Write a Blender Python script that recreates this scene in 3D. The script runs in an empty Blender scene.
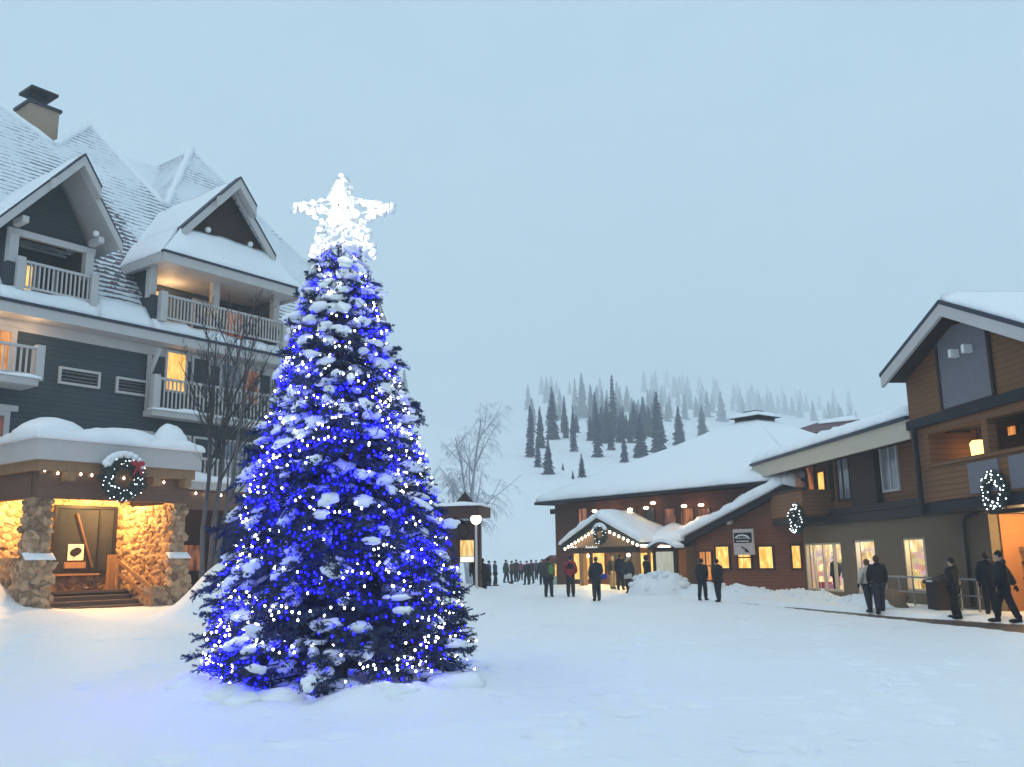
import bpy, math, random
from mathutils import Vector, Matrix, noise

random.seed(7)
scene = bpy.context.scene
COL = scene.collection
PI = math.pi

# ------------------------------------------------------------------ camera
FOC, HORIZON, EYE = 900.0, 558.0, 1.8
PITCH = math.atan((HORIZON - 383.5) / FOC)
CAM_ROT = Matrix.Rotation(PI / 2 + PITCH, 3, 'X') @ Matrix.Rotation(-math.radians(1.0), 3, 'Z')
CAM_LOC = Vector((0, 0, EYE))
cam_data = bpy.data.cameras.new('camera')
cam_data.sensor_width = 36.0
cam_data.lens = FOC * 36.0 / 1024.0
cam_data.clip_end = 6000
cam_data.clip_start = 0.1
camera = bpy.data.objects.new('camera', cam_data)
COL.objects.link(camera)
camera.matrix_world = Matrix.Translation(CAM_LOC) @ CAM_ROT.to_4x4()
scene.camera = camera


def ray(px, py):
    d = CAM_ROT @ Vector(((px - 512) / FOC, -(py - 383.5) / FOC, -1.0))
    return d / d.y


def at(px, py, depth):
    return CAM_LOC + ray(px, py) * depth


class Frame:
    """A building's own axes: x along its front, y into it, z up."""
    def __init__(self, ang_deg, dist):
        a = math.radians(ang_deg)
        self.ang = a
        u = Vector((math.cos(a), math.sin(a), 0))
        i = Vector((-u.y, u.x, 0))
        self.R = Matrix.Rotation(a, 3, 'Z')
        self.o = i * dist

    def px(self, px, py, yl):
        d = self.R.transposed() @ ray(px, py)
        c = self.R.transposed() @ (CAM_LOC - self.o)
        k = (yl - c.y) / d.y
        p = c + d * k
        return p.x, p.z

    def pl(self, px, py, z0, slope, y0):
        """where a pixel's ray meets the roof plane z = z0 + slope*(y-y0)"""
        d = self.R.transposed() @ ray(px, py)
        c = self.R.transposed() @ (CAM_LOC - self.o)
        k = (z0 + slope * (c.y - y0) - c.z) / (d.z - slope * d.y)
        return c + d * k

    def world(self, x, y, z):
        return self.R @ Vector((x, y, z)) + self.o


# ------------------------------------------------------------------ objects
def tag(o, label=None, cat=None, group=None, kind=None):
    if label: o['label'] = label
    if cat: o['category'] = cat
    if group: o['group'] = group
    if kind: o['kind'] = kind
    return o


def thing(name, label, cat, loc=(0, 0, 0), rz=0.0, group=None):
    o = bpy.data.objects.new(name, None)
    o.empty_display_size = 0.3
    COL.objects.link(o)
    o.location = loc
    o.rotation_euler = (0, 0, rz)
    return tag(o, label, cat, group)


def building(name, label, cat, fr):
    return thing(name, label, cat, fr.o, fr.ang)


def copy_tree(o, parent=None):
    c = o.copy()
    COL.objects.link(c)
    if parent is not None: c.parent = parent
    for ch in list(o.children):
        copy_tree(ch, c)
    return c


class MB:
    """collects shapes and links them as one mesh object"""
    def __init__(self):
        self.v, self.f, self.m, self.smooth = [], [], [], []
        self.mi, self.sm = 0, False

    def add(self, vs, fs):
        b = len(self.v)
        self.v.extend([tuple(p) for p in vs])
        for f in fs:
            self.f.append(tuple(b + i for i in f))
            self.m.append(self.mi)
            self.smooth.append(self.sm)
        return self

    def box(self, x0, x1, y0, y1, z0, z1):
        vs = [(x, y, z) for z in (z0, z1) for y in (y0, y1) for x in (x0, x1)]
        return self.add(vs, [(0, 2, 3, 1), (4, 5, 7, 6), (0, 1, 5, 4), (2, 6, 7, 3), (0, 4, 6, 2), (1, 3, 7, 5)])

    def prism(self, pts, off):
        """a polygon of 3-D points pushed along off"""
        off = Vector(off)
        n = len(pts)
        vs = [Vector(p) for p in pts] + [Vector(p) + off for p in pts]
        fs = [tuple(range(n)), tuple(reversed(range(n, 2 * n)))]
        fs += [(i, i + n, (i + 1) % n + n, (i + 1) % n) for i in range(n)]
        return self.add(vs, fs)

    def beam(self, p0, p1, w, h, up=(0, 0, 1)):
        p0, p1 = Vector(p0), Vector(p1)
        d = (p1 - p0).normalized()
        s = d.cross(Vector(up))
        s = s.normalized() if s.length > 1e-5 else Vector((1, 0, 0))
        t = s.cross(d).normalized()
        c = [s * w / 2 + t * h / 2, -s * w / 2 + t * h / 2, -s * w / 2 - t * h / 2, s * w / 2 - t * h / 2]
        vs = [p0 + q for q in c] + [p1 + q for q in c]
        return self.add(vs, [(0, 1, 2, 3), (7, 6, 5, 4)] + [(i, i + 4, (i + 1) % 4 + 4, (i + 1) % 4) for i in range(4)])

    def tube(self, pts, rad, n=8, cap=True):
        pts = [Vector(p) for p in pts]
        rs = rad if isinstance(rad, (list, tuple)) else [rad] * len(pts)
        vs, fs = [], []
        ref = None
        for k, p in enumerate(pts):
            d = (pts[min(k + 1, len(pts) - 1)] - pts[max(k - 1, 0)])
            d = d.normalized() if d.length > 1e-9 else Vector((0, 0, 1))
            if ref is None:
                ref = Vector((0, 0, 1)) if abs(d.z) < .9 else Vector((1, 0, 0))
            s = d.cross(ref)
            if s.length < 1e-4: s = d.cross(Vector((0.3, 0.9, 0.1)))
            s.normalize()
            t = s.cross(d).normalized()
            ref = t if abs(d.dot(t)) < .9 else ref
            for i in range(n):
                a = 2 * PI * i / n
                vs.append(p + (s * math.cos(a) + t * math.sin(a)) * rs[k])
        for k in range(len(pts) - 1):
            for i in range(n):
                fs.append((k * n + i, k * n + (i + 1) % n, (k + 1) * n + (i + 1) % n, (k + 1) * n + i))
        if cap:
            fs.append(tuple(reversed(range(n))))
            fs.append(tuple(range((len(pts) - 1) * n, len(pts) * n)))
        return self.add(vs, fs)

    def ball(self, c, r, seg=10, ring=6, squash=(1, 1, 1), wob=0.0, rot=None, seed=0.0):
        c = Vector(c)
        vs, fs = [], []
        for j in range(ring + 1):
            th = PI * j / ring
            for i in range(seg):
                a = 2 * PI * i / seg
                p = Vector((math.sin(th) * math.cos(a), math.sin(th) * math.sin(a), math.cos(th)))
                k = 1.0
                if wob and 0 < j < ring:
                    k += wob * noise.noise(p * 1.7 + Vector((seed * 3.1 + c.x, seed - c.y, c.z * 2)))
                q = Vector((p.x * squash[0], p.y * squash[1], p.z * squash[2])) * (r * k)
                if rot is not None: q = rot @ q
                vs.append(c + q)
        for j in range(ring):
            for i in range(seg):
                a, b = j * seg + i, j * seg + (i + 1) % seg
                if j == 0: fs.append((a, a + seg, b + seg))
                elif j == ring - 1: fs.append((a, a + seg, b))
                else: fs.append((a, a + seg, b + seg, b))
        return self.add(vs, fs)

    def snow(self, p00, p10, p11, p01, th, step=.3, rnd=(1, 1, 1, 1), amp=.25, seed=0.0, scale=.8):
        """a rounded sheet of lying snow over a quad; rnd says which sides (p00-p10, p10-p11, p11-p01, p01-p00) fall away"""
        a, b, c, d = Vector(p00), Vector(p10), Vector(p11), Vector(p01)
        lu = max((b - a).length, (c - d).length, .01)
        lv = max((d - a).length, (c - b).length, .01)
        nu, nv = max(3, min(70, int(lu / step))), max(3, min(50, int(lv / step)))

        def sp(n, lo, hi):       # denser next to rounded sides
            out = [i / n for i in range(n + 1)]
            L = lo[1]
            extra = [.02 * th / .3, .08 * th / .3, .2 * th / .3]
            if lo[0]: out += [e * .5 / max(L, .5) for e in extra]
            if hi[0]: out += [1 - e * .5 / max(L, .5) for e in extra]
            return sorted(set(round(min(1, max(0, q)), 5) for q in out))
        us, vs_ = sp(nu, (rnd[3], lu), (rnd[1], lu)), sp(nv, (rnd[0], lv), (rnd[2], lv))
        top, bot, fs = [], [], []
        n, m = len(us), len(vs_)
        for t in vs_:
            for s in us:
                p = a.lerp(b, s).lerp(d.lerp(c, s), t)
                e = 9.0
                if rnd[0]: e = min(e, t * lv)
                if rnd[2]: e = min(e, (1 - t) * lv)
                if rnd[3]: e = min(e, s * lu)
                if rnd[1]: e = min(e, (1 - s) * lu)
                k = min(e / (th * 1.3), 1.0)
                prof = .25 + .75 * math.sqrt(max(0, 1 - (1 - k) ** 2)) if e < 8.9 else 1.0
                nz = noise.noise(p * scale + Vector((seed, seed * 2, 0)))
                nz2 = noise.noise(p * scale * 4 + Vector((seed, 0, seed)))
                if e < th * 1.3: prof *= 1 + .45 * noise.noise(p * 2.2 + Vector((0, seed, 3)))
                top.append(p + Vector((0, 0, th * prof * (1 + amp * nz) + .03 * nz2)))
                bot.append(p)
        N = n * m
        for j in range(m - 1):
            for i in range(n - 1):
                q = j * n + i
                fs.append((q, q + 1, q + n + 1, q + n))
                fs.append((N + q, N + q + n, N + q + n + 1, N + q + 1))
        edge = [(i, i + 1) for i in range(n - 1)] + [((m - 1) * n + i + 1, (m - 1) * n + i) for i in range(n - 1)]
        edge += [((j + 1) * n, j * n) for j in range(m - 1)] + [(j * n + n - 1, (j + 1) * n + n - 1) for j in range(m - 1)]
        for i, j in edge:
            fs.append((i, N + i, N + j, j))
        s0 = self.sm
        self.sm = True
        self.add(top + bot, fs)
        self.sm = s0
        return self

    def build(self, name, mats, parent=None, loc=None):
        me = bpy.data.meshes.new(name)
        me.from_pydata(self.v, [], self.f)
        for m in (mats if isinstance(mats, (list, tuple)) else [mats]):
            me.materials.append(m)
        me.polygons.foreach_set('use_smooth', self.smooth)
        if max(self.m, default=0) > 0:
            me.polygons.foreach_set('material_index', self.m)
        me.update()
        o = bpy.data.objects.new(name, me)
        COL.objects.link(o)
        if parent is not None: o.parent = parent
        if loc is not None: o.location = loc
        return o


# ------------------------------------------------------------------ materials
def base_mat(name, rough=.7):
    m = bpy.data.materials.new(name)
    m.use_nodes = True
    nt = m.node_tree
    b = nt.nodes['Principled BSDF']
    b.inputs['Roughness'].default_value = rough
    return m, nt, b


def N(nt, kind, **kw):
    n = nt.nodes.new(kind)
    for k, v in kw.items():
        if hasattr(n, k): setattr(n, k, v)
        else: n.inputs[k].default_value = v
    return n


def math_n(nt, op, a, b=None, c=None):
    n = nt.nodes.new('ShaderNodeMath')
    n.operation = op
    for i, x in enumerate((a, b, c)):
        if x is None: continue
        if isinstance(x, (int, float)): n.inputs[i].default_value = x
        else: nt.links.new(x, n.inputs[i])
    return n.outputs[0]


def mix_n(nt, fac, a, b):
    n = nt.nodes.new('ShaderNodeMix')
    n.data_type = 'RGBA'
    for sock, x in ((n.inputs[0], fac), (n.inputs[6], a), (n.inputs[7], b)):
        if isinstance(x, (int, float)): sock.default_value = x
        elif isinstance(x, (tuple, list)): sock.default_value = (*x[:3], 1)
        else: nt.links.new(x, sock)
    return n.outputs[2]


def noise_n(nt, vec, scale, detail=4.0, rough=.55):
    n = N(nt, 'ShaderNodeTexNoise')
    n.inputs['Scale'].default_value = scale
    n.inputs['Detail'].default_value = detail
    n.inputs['Roughness'].default_value = rough
    if vec is not None: nt.links.new(vec, n.inputs['Vector'])
    return n.outputs['Fac']


def ramp_n(nt, fac, p0, p1):
    n = nt.nodes.new('ShaderNodeMapRange')
    n.interpolation_type = 'SMOOTHSTEP'
    n.inputs['From Min'].default_value = p0
    n.inputs['From Max'].default_value = p1
    nt.links.new(fac, n.inputs['Value'])
    return n.outputs[0]


def bump_n(nt, b, height, strength, dist):
    n = nt.nodes.new('ShaderNodeBump')
    n.inputs['Strength'].default_value = strength
    n.inputs['Distance'].default_value = dist
    nt.links.new(height, n.inputs['Height'])
    nt.links.new(n.outputs[0], b.inputs['Normal'])


def coords(nt):
    tc = nt.nodes.new('ShaderNodeTexCoord')
    return tc.outputs['Object']


def scaled(nt, vec, s):
    n = nt.nodes.new('ShaderNodeVectorMath')
    n.operation = 'MULTIPLY'
    n.inputs[1].default_value = s
    nt.links.new(vec, n.inputs[0])
    return n.outputs[0]


def sep(nt, vec):
    n = nt.nodes.new('ShaderNodeSeparateXYZ')
    nt.links.new(vec, n.inputs[0])
    return n.outputs


def plain(name, c, rough=.7, var=.25, scale=3.0, bump=.0, metal=0.0):
    m, nt, b = base_mat(name, rough)
    v = coords(nt)
    f = noise_n(nt, v, scale, 5)
    nt.links.new(mix_n(nt, f, tuple(x * (1 - var) for x in c), tuple(min(1, x * (1 + var)) for x in c)), b.inputs['Base Color'])
    b.inputs['Metallic'].default_value = metal
    if rough > .3 and not metal: b.inputs['Specular IOR Level'].default_value = .22
    if bump: bump_n(nt, b, noise_n(nt, v, scale * 6, 4), bump, .02)
    return m


def snow_mat(name, col=(.86, .885, .92), big=.6, fine=14.0, strength=.35, dist=.08):
    m, nt, b = base_mat(name, .62)
    v = coords(nt)
    f1, f2 = noise_n(nt, v, big, 6, .6), noise_n(nt, v, fine, 4, .6)
    nt.links.new(mix_n(nt, f1, tuple(x * .96 for x in col), col), b.inputs['Base Color'])
    h = math_n(nt, 'ADD', f1, math_n(nt, 'MULTIPLY', f2, .22))
    bump_n(nt, b, h, strength, dist)
    return m


def siding(name, c, pitch=.18, groove=.35, var=.18):
    m, nt, b = base_mat(name, .75)
    b.inputs['Specular IOR Level'].default_value = .25
    v = coords(nt)
    z = sep(nt, v)[2]
    fr = math_n(nt, 'FRACT', math_n(nt, 'DIVIDE', z, pitch))
    row = math_n(nt, 'FLOOR', math_n(nt, 'DIVIDE', z, pitch))
    cx = nt.nodes.new('ShaderNodeCombineXYZ')
    nt.links.new(math_n(nt, 'MULTIPLY', row, 3.7), cx.inputs[2])
    s = sep(nt, scaled(nt, v, (.5, .5, 1)))
    nt.links.new(s[0], cx.inputs[0]); nt.links.new(s[1], cx.inputs[1])
    tone = noise_n(nt, cx.outputs[0], 1.3, 3)
    stain = noise_n(nt, v, .7, 6, .65)
    t2 = math_n(nt, 'ADD', math_n(nt, 'MULTIPLY', tone, .6), math_n(nt, 'MULTIPLY', stain, .4))
    colr = mix_n(nt, t2, tuple(x * (1 - var) for x in c), tuple(x * (1 + var) for x in c))
    line = ramp_n(nt, fr, 0.0, .16)
    nt.links.new(mix_n(nt, line, tuple(x * groove for x in c), colr), b.inputs['Base Color'])
    bump_n(nt, b, math_n(nt, 'SUBTRACT', 1.0, fr), .8, .03)
    return m


def stone_mat(name, c1, c2, scale=2.6):
    m, nt, b = base_mat(name, .85)
    v = scaled(nt, coords(nt), (1, 1, 1.35))
    nz = N(nt, 'ShaderNodeTexNoise'); nz.inputs['Scale'].default_value = 2.2
    nt.links.new(v, nz.inputs['Vector'])
    add = nt.nodes.new('ShaderNodeVectorMath'); add.operation = 'MULTIPLY_ADD'
    nt.links.new(nz.outputs['Color'], add.inputs[0]); add.inputs[1].default_value = (.35, .35, .35)
    nt.links.new(v, add.inputs[2])
    vo = N(nt, 'ShaderNodeTexVoronoi'); vo.inputs['Scale'].default_value = scale
    ve = N(nt, 'ShaderNodeTexVoronoi', feature='DISTANCE_TO_EDGE'); ve.inputs['Scale'].default_value = scale
    nt.links.new(add.outputs[0], vo.inputs['Vector']); nt.links.new(add.outputs[0], ve.inputs['Vector'])
    cell = sep(nt, vo.outputs['Color'])[0]
    gr = noise_n(nt, v, 16, 4)
    colr = mix_n(nt, math_n(nt, 'ADD', math_n(nt, 'MULTIPLY', cell, .75), math_n(nt, 'MULTIPLY', gr, .25)), c1, c2)
    joint = ramp_n(nt, ve.outputs['Distance'], .02, .11)
    nt.links.new(mix_n(nt, joint, tuple(x * .28 for x in c1), colr), b.inputs['Base Color'])
    h = math_n(nt, 'ADD', math_n(nt, 'MULTIPLY', joint, .8), math_n(nt, 'ADD', math_n(nt, 'MULTIPLY', cell, .5), math_n(nt, 'MULTIPLY', gr, .25)))
    bump_n(nt, b, h, 1.0, .12)
    return m


def pebble_mat(name, c1, c2):
    m, nt, b = base_mat(name, .85)
    g = nt.nodes.new('ShaderNodeNewGeometry')
    v = coords(nt)
    gr = noise_n(nt, v, 9, 5, .65)
    k = math_n(nt, 'ADD', math_n(nt, 'MULTIPLY', g.outputs['Random Per Island'], .7), math_n(nt, 'MULTIPLY', gr, .3))
    nt.links.new(mix_n(nt, k, c1, c2), b.inputs['Base Color'])
    bump_n(nt, b, gr, .7, .05)
    return m


def shingle_snow(name, cover=.55, patch_at=None):
    """dark shingles with thin windblown snow that leaves the butt of some courses bare"""
    m, nt, b = base_mat(name, .75)
    v = coords(nt)
    z = sep(nt, v)[2]
    w = math_n(nt, 'ADD', z, math_n(nt, 'MULTIPLY', noise_n(nt, v, 1.5, 3), .12))
    fr = math_n(nt, 'FRACT', math_n(nt, 'DIVIDE', w, .26))
    patch = noise_n(nt, scaled(nt, v, (.17, .17, .12)), 1.0, 3, .6)
    tab = noise_n(nt, scaled(nt, v, (3.2, 3.2, 2.0)), 1.0, 3, .7)
    # bare where the course's lower edge (fr small) and the patch and tab noises agree
    bare = math_n(nt, 'ADD', math_n(nt, 'MULTIPLY', patch, 2.2), math_n(nt, 'MULTIPLY', tab, .9))
    bare = math_n(nt, 'SUBTRACT', bare, math_n(nt, 'MULTIPLY', fr, 1.0))
    mask = ramp_n(nt, bare, 1.15 + cover * .3, 1.3 + cover * .3)
    if patch_at:
        d = nt.nodes.new('ShaderNodeVectorMath'); d.operation = 'SUBTRACT'
        nt.links.new(v, d.inputs[0]); d.inputs[1].default_value = patch_at
        l = nt.nodes.new('ShaderNodeVectorMath'); l.operation = 'LENGTH'
        nt.links.new(scaled(nt, d.outputs[0], (.42, .17, .2)), l.inputs[0])
        near = math_n(nt, 'SUBTRACT', 1.0, ramp_n(nt, l.outputs['Value'], .15, 1.15))
        rows = math_n(nt, 'SUBTRACT', math_n(nt, 'ADD', .78, math_n(nt, 'MULTIPLY', math_n(nt, 'SUBTRACT', tab, .5), 2.4)), fr)
        edge = math_n(nt, 'SUBTRACT', math_n(nt, 'ADD', near, math_n(nt, 'MULTIPLY', math_n(nt, 'SUBTRACT', noise_n(nt, v, 1.1, 4, .6), .5), 1.6)), .28)
        mask = math_n(nt, 'MAXIMUM', mask, math_n(nt, 'MULTIPLY', ramp_n(nt, rows, .1, .22), ramp_n(nt, edge, 0.0, .25)))
    lines = math_n(nt, 'MULTIPLY', math_n(nt, 'SUBTRACT', 1.0, ramp_n(nt, fr, 0.05, .3)), ramp_n(nt, tab, .4, .7))
    mask = math_n(nt, 'MAXIMUM', mask, math_n(nt, 'MULTIPLY', math_n(nt, 'MULTIPLY', lines, .34), ramp_n(nt, noise_n(nt, v, .45, 3), .35, .7)))
    dark = mix_n(nt, tab, (.06, .05, .07), (.14, .11, .13))
    nt.links.new(mix_n(nt, mask, mix_n(nt, noise_n(nt, v, .5, 4), (.58, .64, .7), (.82, .86, .91)) if cover < 1 else (.8, .84, .89), dark), b.inputs['Base Color'])
    bump_n(nt, b, math_n(nt, 'SUBTRACT', math_n(nt, 'SUBTRACT', 1.0, fr), mask), .5, .05)
    return m


def lit(name, c1, c2, strength, scale=3.0, contrast=(.35, .65)):
    """a lit pane: uneven warm light with what stands in the room showing through"""
    m, nt, b = base_mat(name, .15)
    b.inputs['Base Color'].default_value = (.02, .02, .02, 1)
    v = coords(nt)
    f = ramp_n(nt, noise_n(nt, scaled(nt, v, (2.6, 2.6, .5)), scale, 2, .5), *contrast)
    vo = N(nt, 'ShaderNodeTexVoronoi', feature='F1', distance='CHEBYCHEV'); vo.inputs['Scale'].default_value = scale * .8
    nt.links.new(v, vo.inputs['Vector'])
    f2 = math_n(nt, 'MULTIPLY', f, math_n(nt, 'ADD', .55, math_n(nt, 'MULTIPLY', sep(nt, vo.outputs['Color'])[1], .6)))
    nt.links.new(mix_n(nt, f2, c1, c2), b.inputs['Emission Color'])
    b.inputs['Emission Strength'].default_value = strength
    return m


def glow(name, c, strength):
    m, nt, b = base_mat(name, .4)
    b.inputs['Base Color'].default_value = (*c, 1)
    b.inputs['Emission Color'].default_value = (*c, 1)
    b.inputs['Emission Strength'].default_value = strength
    return m


def frosted(name, dark, frost, lo=.1, hi=.6, snowcol=(.8, .84, .9)):
    """foliage or bark with snow lying on what faces up"""
    m, nt, b = base_mat(name, .8)
    g = nt.nodes.new('ShaderNodeNewGeometry')
    up = sep(nt, g.outputs['Normal'])[2]
    nz = noise_n(nt, coords(nt), 2.2, 4, .7)
    k = math_n(nt, 'ADD', up, math_n(nt, 'MULTIPLY', math_n(nt, 'SUBTRACT', nz, .5), 1.6))
    base = mix_n(nt, noise_n(nt, coords(nt), 7.0, 3), dark, frost)
    nt.links.new(mix_n(nt, ramp_n(nt, k, lo, hi), base, snowcol), b.inputs['Base Color'])
    return m


def wood(name, c, rough=.6, stretch=(8, 8, .6)):
    m, nt, b = base_mat(name, rough)
    v = scaled(nt, coords(nt), stretch)
    f = noise_n(nt, v, 1.6, 6, .65)
    nt.links.new(mix_n(nt, f, tuple(x * .55 for x in c), tuple(min(1, x * 1.4) for x in c)), b.inputs['Base Color'])
    bump_n(nt, b, f, .4, .02)
    return m


SNOW = snow_mat('lying_snow')
SNOW_GROUND = snow_mat('ground_snow', (.87, .885, .91), .35, 5.0, .5, .22)
def trodden(m):
    """dents of old footprints in patches, and faint grit"""
    nt = m.node_tree
    b = nt.nodes['Principled BSDF']
    bump = b.inputs['Normal'].links[0].from_node
    old = bump.inputs['Height'].links[0].from_socket
    v = coords(nt)
    vo = N(nt, 'ShaderNodeTexVoronoi', feature='F1'); vo.inputs['Scale'].default_value = 2.3
    w = nt.nodes.new('ShaderNodeVectorMath'); w.operation = 'MULTIPLY_ADD'
    nz = N(nt, 'ShaderNodeTexNoise'); nz.inputs['Scale'].default_value = 3.0
    nt.links.new(v, nz.inputs['Vector'])
    nt.links.new(nz.outputs['Color'], w.inputs[0]); w.inputs[1].default_value = (.3, .3, 0)
    nt.links.new(scaled(nt, v, (1, .8, 1)), w.inputs[2])
    nt.links.new(w.outputs[0], vo.inputs['Vector'])
    pit = math_n(nt, 'SUBTRACT', 1.0, ramp_n(nt, vo.outputs['Distance'], .05, .3))
    patch = ramp_n(nt, noise_n(nt, scaled(nt, v, (.22, .12, .2)), 1.0, 4, .6), .44, .6)
    pit = math_n(nt, 'MULTIPLY', pit, patch)
    fine = noise_n(nt, v, 22.0, 4, .7)
    h = math_n(nt, 'SUBTRACT', math_n(nt, 'ADD', old, math_n(nt, 'MULTIPLY', fine, .08)), math_n(nt, 'MULTIPLY', pit, .42))
    nt.links.new(h, bump.inputs['Height'])
    src = b.inputs['Base Color'].links[0].from_socket
    grit = math_n(nt, 'MULTIPLY', math_n(nt, 'ADD', math_n(nt, 'MULTIPLY', patch, .35), math_n(nt, 'MULTIPLY', pit, .5)), .16)
    nt.links.new(mix_n(nt, grit, src, (.55, .56, .6)), b.inputs['Base Color'])
trodden(SNOW_GROUND)
SNOW_ROUGH = snow_mat('shovelled_snow', (.84, .86, .89), 2.2, 9.0, .8, .2)
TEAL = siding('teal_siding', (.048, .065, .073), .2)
TEAL_DARK = siding('shaded_teal_siding', (.045, .056, .064), .2)  # darker copy of the teal siding, shade put into its colour
TRIM = plain('painted_trim', (.5, .48, .47), .6, .1, 2.0)
TRIM_DARK = plain('roof_edge_metal', (.035, .04, .06), .5, .2)
SHINGLE = shingle_snow('snowy_shingles', .62, (20.2, 3.0, 16.9))
SHINGLE_W = shingle_snow('thickly_snowed_shingles', 1.2)
STONE = pebble_mat('river_stone', (.13, .07, .036), (.6, .41, .25))
BEAM = wood('dark_beam_wood', (.14, .075, .045), .65, (.6, 8, 8))
POSTWOOD = wood('post_wood', (.3, .17, .08), .6, (8, 8, .6))
BROWN = siding('brown_siding', (.185, .085, .038), .17)
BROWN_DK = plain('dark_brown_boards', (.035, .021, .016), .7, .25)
GREYPANEL = plain('grey_panel', (.165, .16, .18), .7, .12, 5.0)
TAN = plain('tan_fascia', (.52, .46, .37), .7, .08, 1.5)
STUCCO = plain('beige_stucco', (.145, .108, .072), .85, .1, 4.0, .2)
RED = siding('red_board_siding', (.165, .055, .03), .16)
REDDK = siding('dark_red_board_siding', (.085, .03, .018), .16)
DARKTRIM = plain('dark_band', (.016, .014, .02), .6, .2)
GREEN_TRIM = plain('dark_green_trim', (.014, .024, .022), .5, .2)
CHIM = plain('chimney_boards', (.36, .27, .2), .8, .12, 2.0)
GLASS = plain('dark_window_glass', (.03, .035, .045), .08, .2, 1.0)
GLASS.node_tree.nodes['Principled BSDF'].inputs['Specular IOR Level'].default_value = .25
GLASS_B = plain('curtained_window_glass', (.2, .22, .26), .12, .45, 2.0)
STEEL = plain('grey_steel', (.3, .31, .33), .4, .1, 3.0, 0, .8)
WHITE = plain('white_enamel', (.75, .75, .73), .5, .06)
BLACK = plain('black_paint', (.012, .012, .015), .5, .2)
LIT_ORANGE = lit('lit_orange_curtain', (.55, .17, .03), (1, .42, .1), 1.0, 2.2)
LIT_YELLOW = lit('lit_yellow_room', (.75, .33, .04), (1, .66, .2), 1.5, 3.5)
LIT_AMBER = lit('lit_amber_blind', (1, .42, .06), (1, .66, .18), 1.3, 5.0)
LIT_RED = lit('dim_red_curtain', (.1, .03, .02), (.36, .1, .05), .8, 2.5)
LIT_DIM = lit('dim_orange_room', (.07, .02, .01), (.6, .2, .07), .75, 1.6)
LIT_SHOP = lit('lit_shop_back', (.5, .3, .1), (1, .8, .42), 1.35, 2.4)  # shop light put into the walls as a glow of their own
def goods_wall(m):
    """shelves of coloured goods on the shop's back wall"""
    nt = m.node_tree
    b = nt.nodes['Principled BSDF']
    old = b.inputs['Emission Color'].links[0].from_socket
    v = coords(nt)
    vo = N(nt, 'ShaderNodeTexVoronoi', feature='F1', distance='CHEBYCHEV'); vo.inputs['Scale'].default_value = 4.2
    nt.links.new(scaled(nt, v, (1, 1, 1.2)), vo.inputs['Vector'])
    s = sep(nt, vo.outputs['Color'])
    show = ramp_n(nt, s[0], .36, .4)
    low = math_n(nt, 'SUBTRACT', 1.0, ramp_n(nt, sep(nt, v)[2], 1.75, 2.1))
    hsv = nt.nodes.new('ShaderNodeHueSaturation'); hsv.inputs['Saturation'].default_value = .75; hsv.inputs['Value'].default_value = .6
    nt.links.new(vo.outputs['Color'], hsv.inputs['Color'])
    warm = mix_n(nt, .45, hsv.outputs[0], (.5, .3, .12))
    nt.links.new(mix_n(nt, math_n(nt, 'MULTIPLY', show, low), old, warm), b.inputs['Emission Color'])
goods_wall(LIT_SHOP)
BULB_W = glow('white_led', (.9, .97, 1.0), 20)
BULB_WREATH = glow('wreath_led', (.85, .93, 1), 6)
BULB_B = glow('blue_led', (.002, .0014, 1.0), 38)
BULB_WARM = glow('warm_bulb', (1, .82, .58), 9)
BULB_STAR = glow('star_bulb', (1, .97, .9), 14)
LAMP = glow('lamp_glass', (1, .72, .38), 9)

# ------------------------------------------------------------------ light, air
world = bpy.data.worlds.new('World')
scene.world = world
world.use_nodes = True
wn = world.node_tree
bg = wn.nodes['Background']
sky = wn.nodes.new('ShaderNodeTexSky')
sky.sky_type = 'NISHITA'
sky.sun_disc = False
SUN_EL, SUN_AZ = 62.0, 215.0
sky.sun_elevation = math.radians(SUN_EL)
sky.sun_rotation = math.radians(SUN_AZ)
hs = wn.nodes.new('ShaderNodeHueSaturation')
hs.inputs['Saturation'].default_value = .62
wn.links.new(sky.outputs[0], hs.inputs['Color'])
ov = wn.nodes.new('ShaderNodeMix'); ov.data_type = 'RGBA'
ov.inputs[0].default_value = .8
ov.inputs[7].default_value = (6.2, 9.0, 10.8, 1)       # the even grey-blue of the overcast
wn.links.new(hs.outputs[0], ov.inputs[6])
# faint unevenness of the cloud layer
ctc = wn.nodes.new('ShaderNodeTexCoord')
cmp_ = wn.nodes.new('ShaderNodeMapping'); cmp_.inputs['Scale'].default_value = (1, 1, 2.6)
wn.links.new(ctc.outputs['Generated'], cmp_.inputs['Vector'])
cn = wn.nodes.new('ShaderNodeTexNoise'); cn.inputs['Scale'].default_value = 2.4; cn.inputs['Detail'].default_value = 6; cn.inputs['Roughness'].default_value = .6
wn.links.new(cmp_.outputs[0], cn.inputs['Vector'])
cm = wn.nodes.new('ShaderNodeMix'); cm.data_type = 'RGBA'
cm.inputs[6].default_value = (4.9, 7.6, 9.4, 1); cm.inputs[7].default_value = (7.6, 10.4, 12.1, 1)
cr_ = wn.nodes.new('ShaderNodeMapRange'); cr_.inputs['From Min'].default_value = .25; cr_.inputs['From Max'].default_value = .75
wn.links.new(cn.outputs['Fac'], cr_.inputs['Value'])
wn.links.new(cr_.outputs[0], cm.inputs[0])
wn.links.new(cm.outputs[2], ov.inputs[7])
wn.links.new(ov.outputs[2], bg.inputs['Color'])
bg.inputs['Strength'].default_value = .0945

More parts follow.
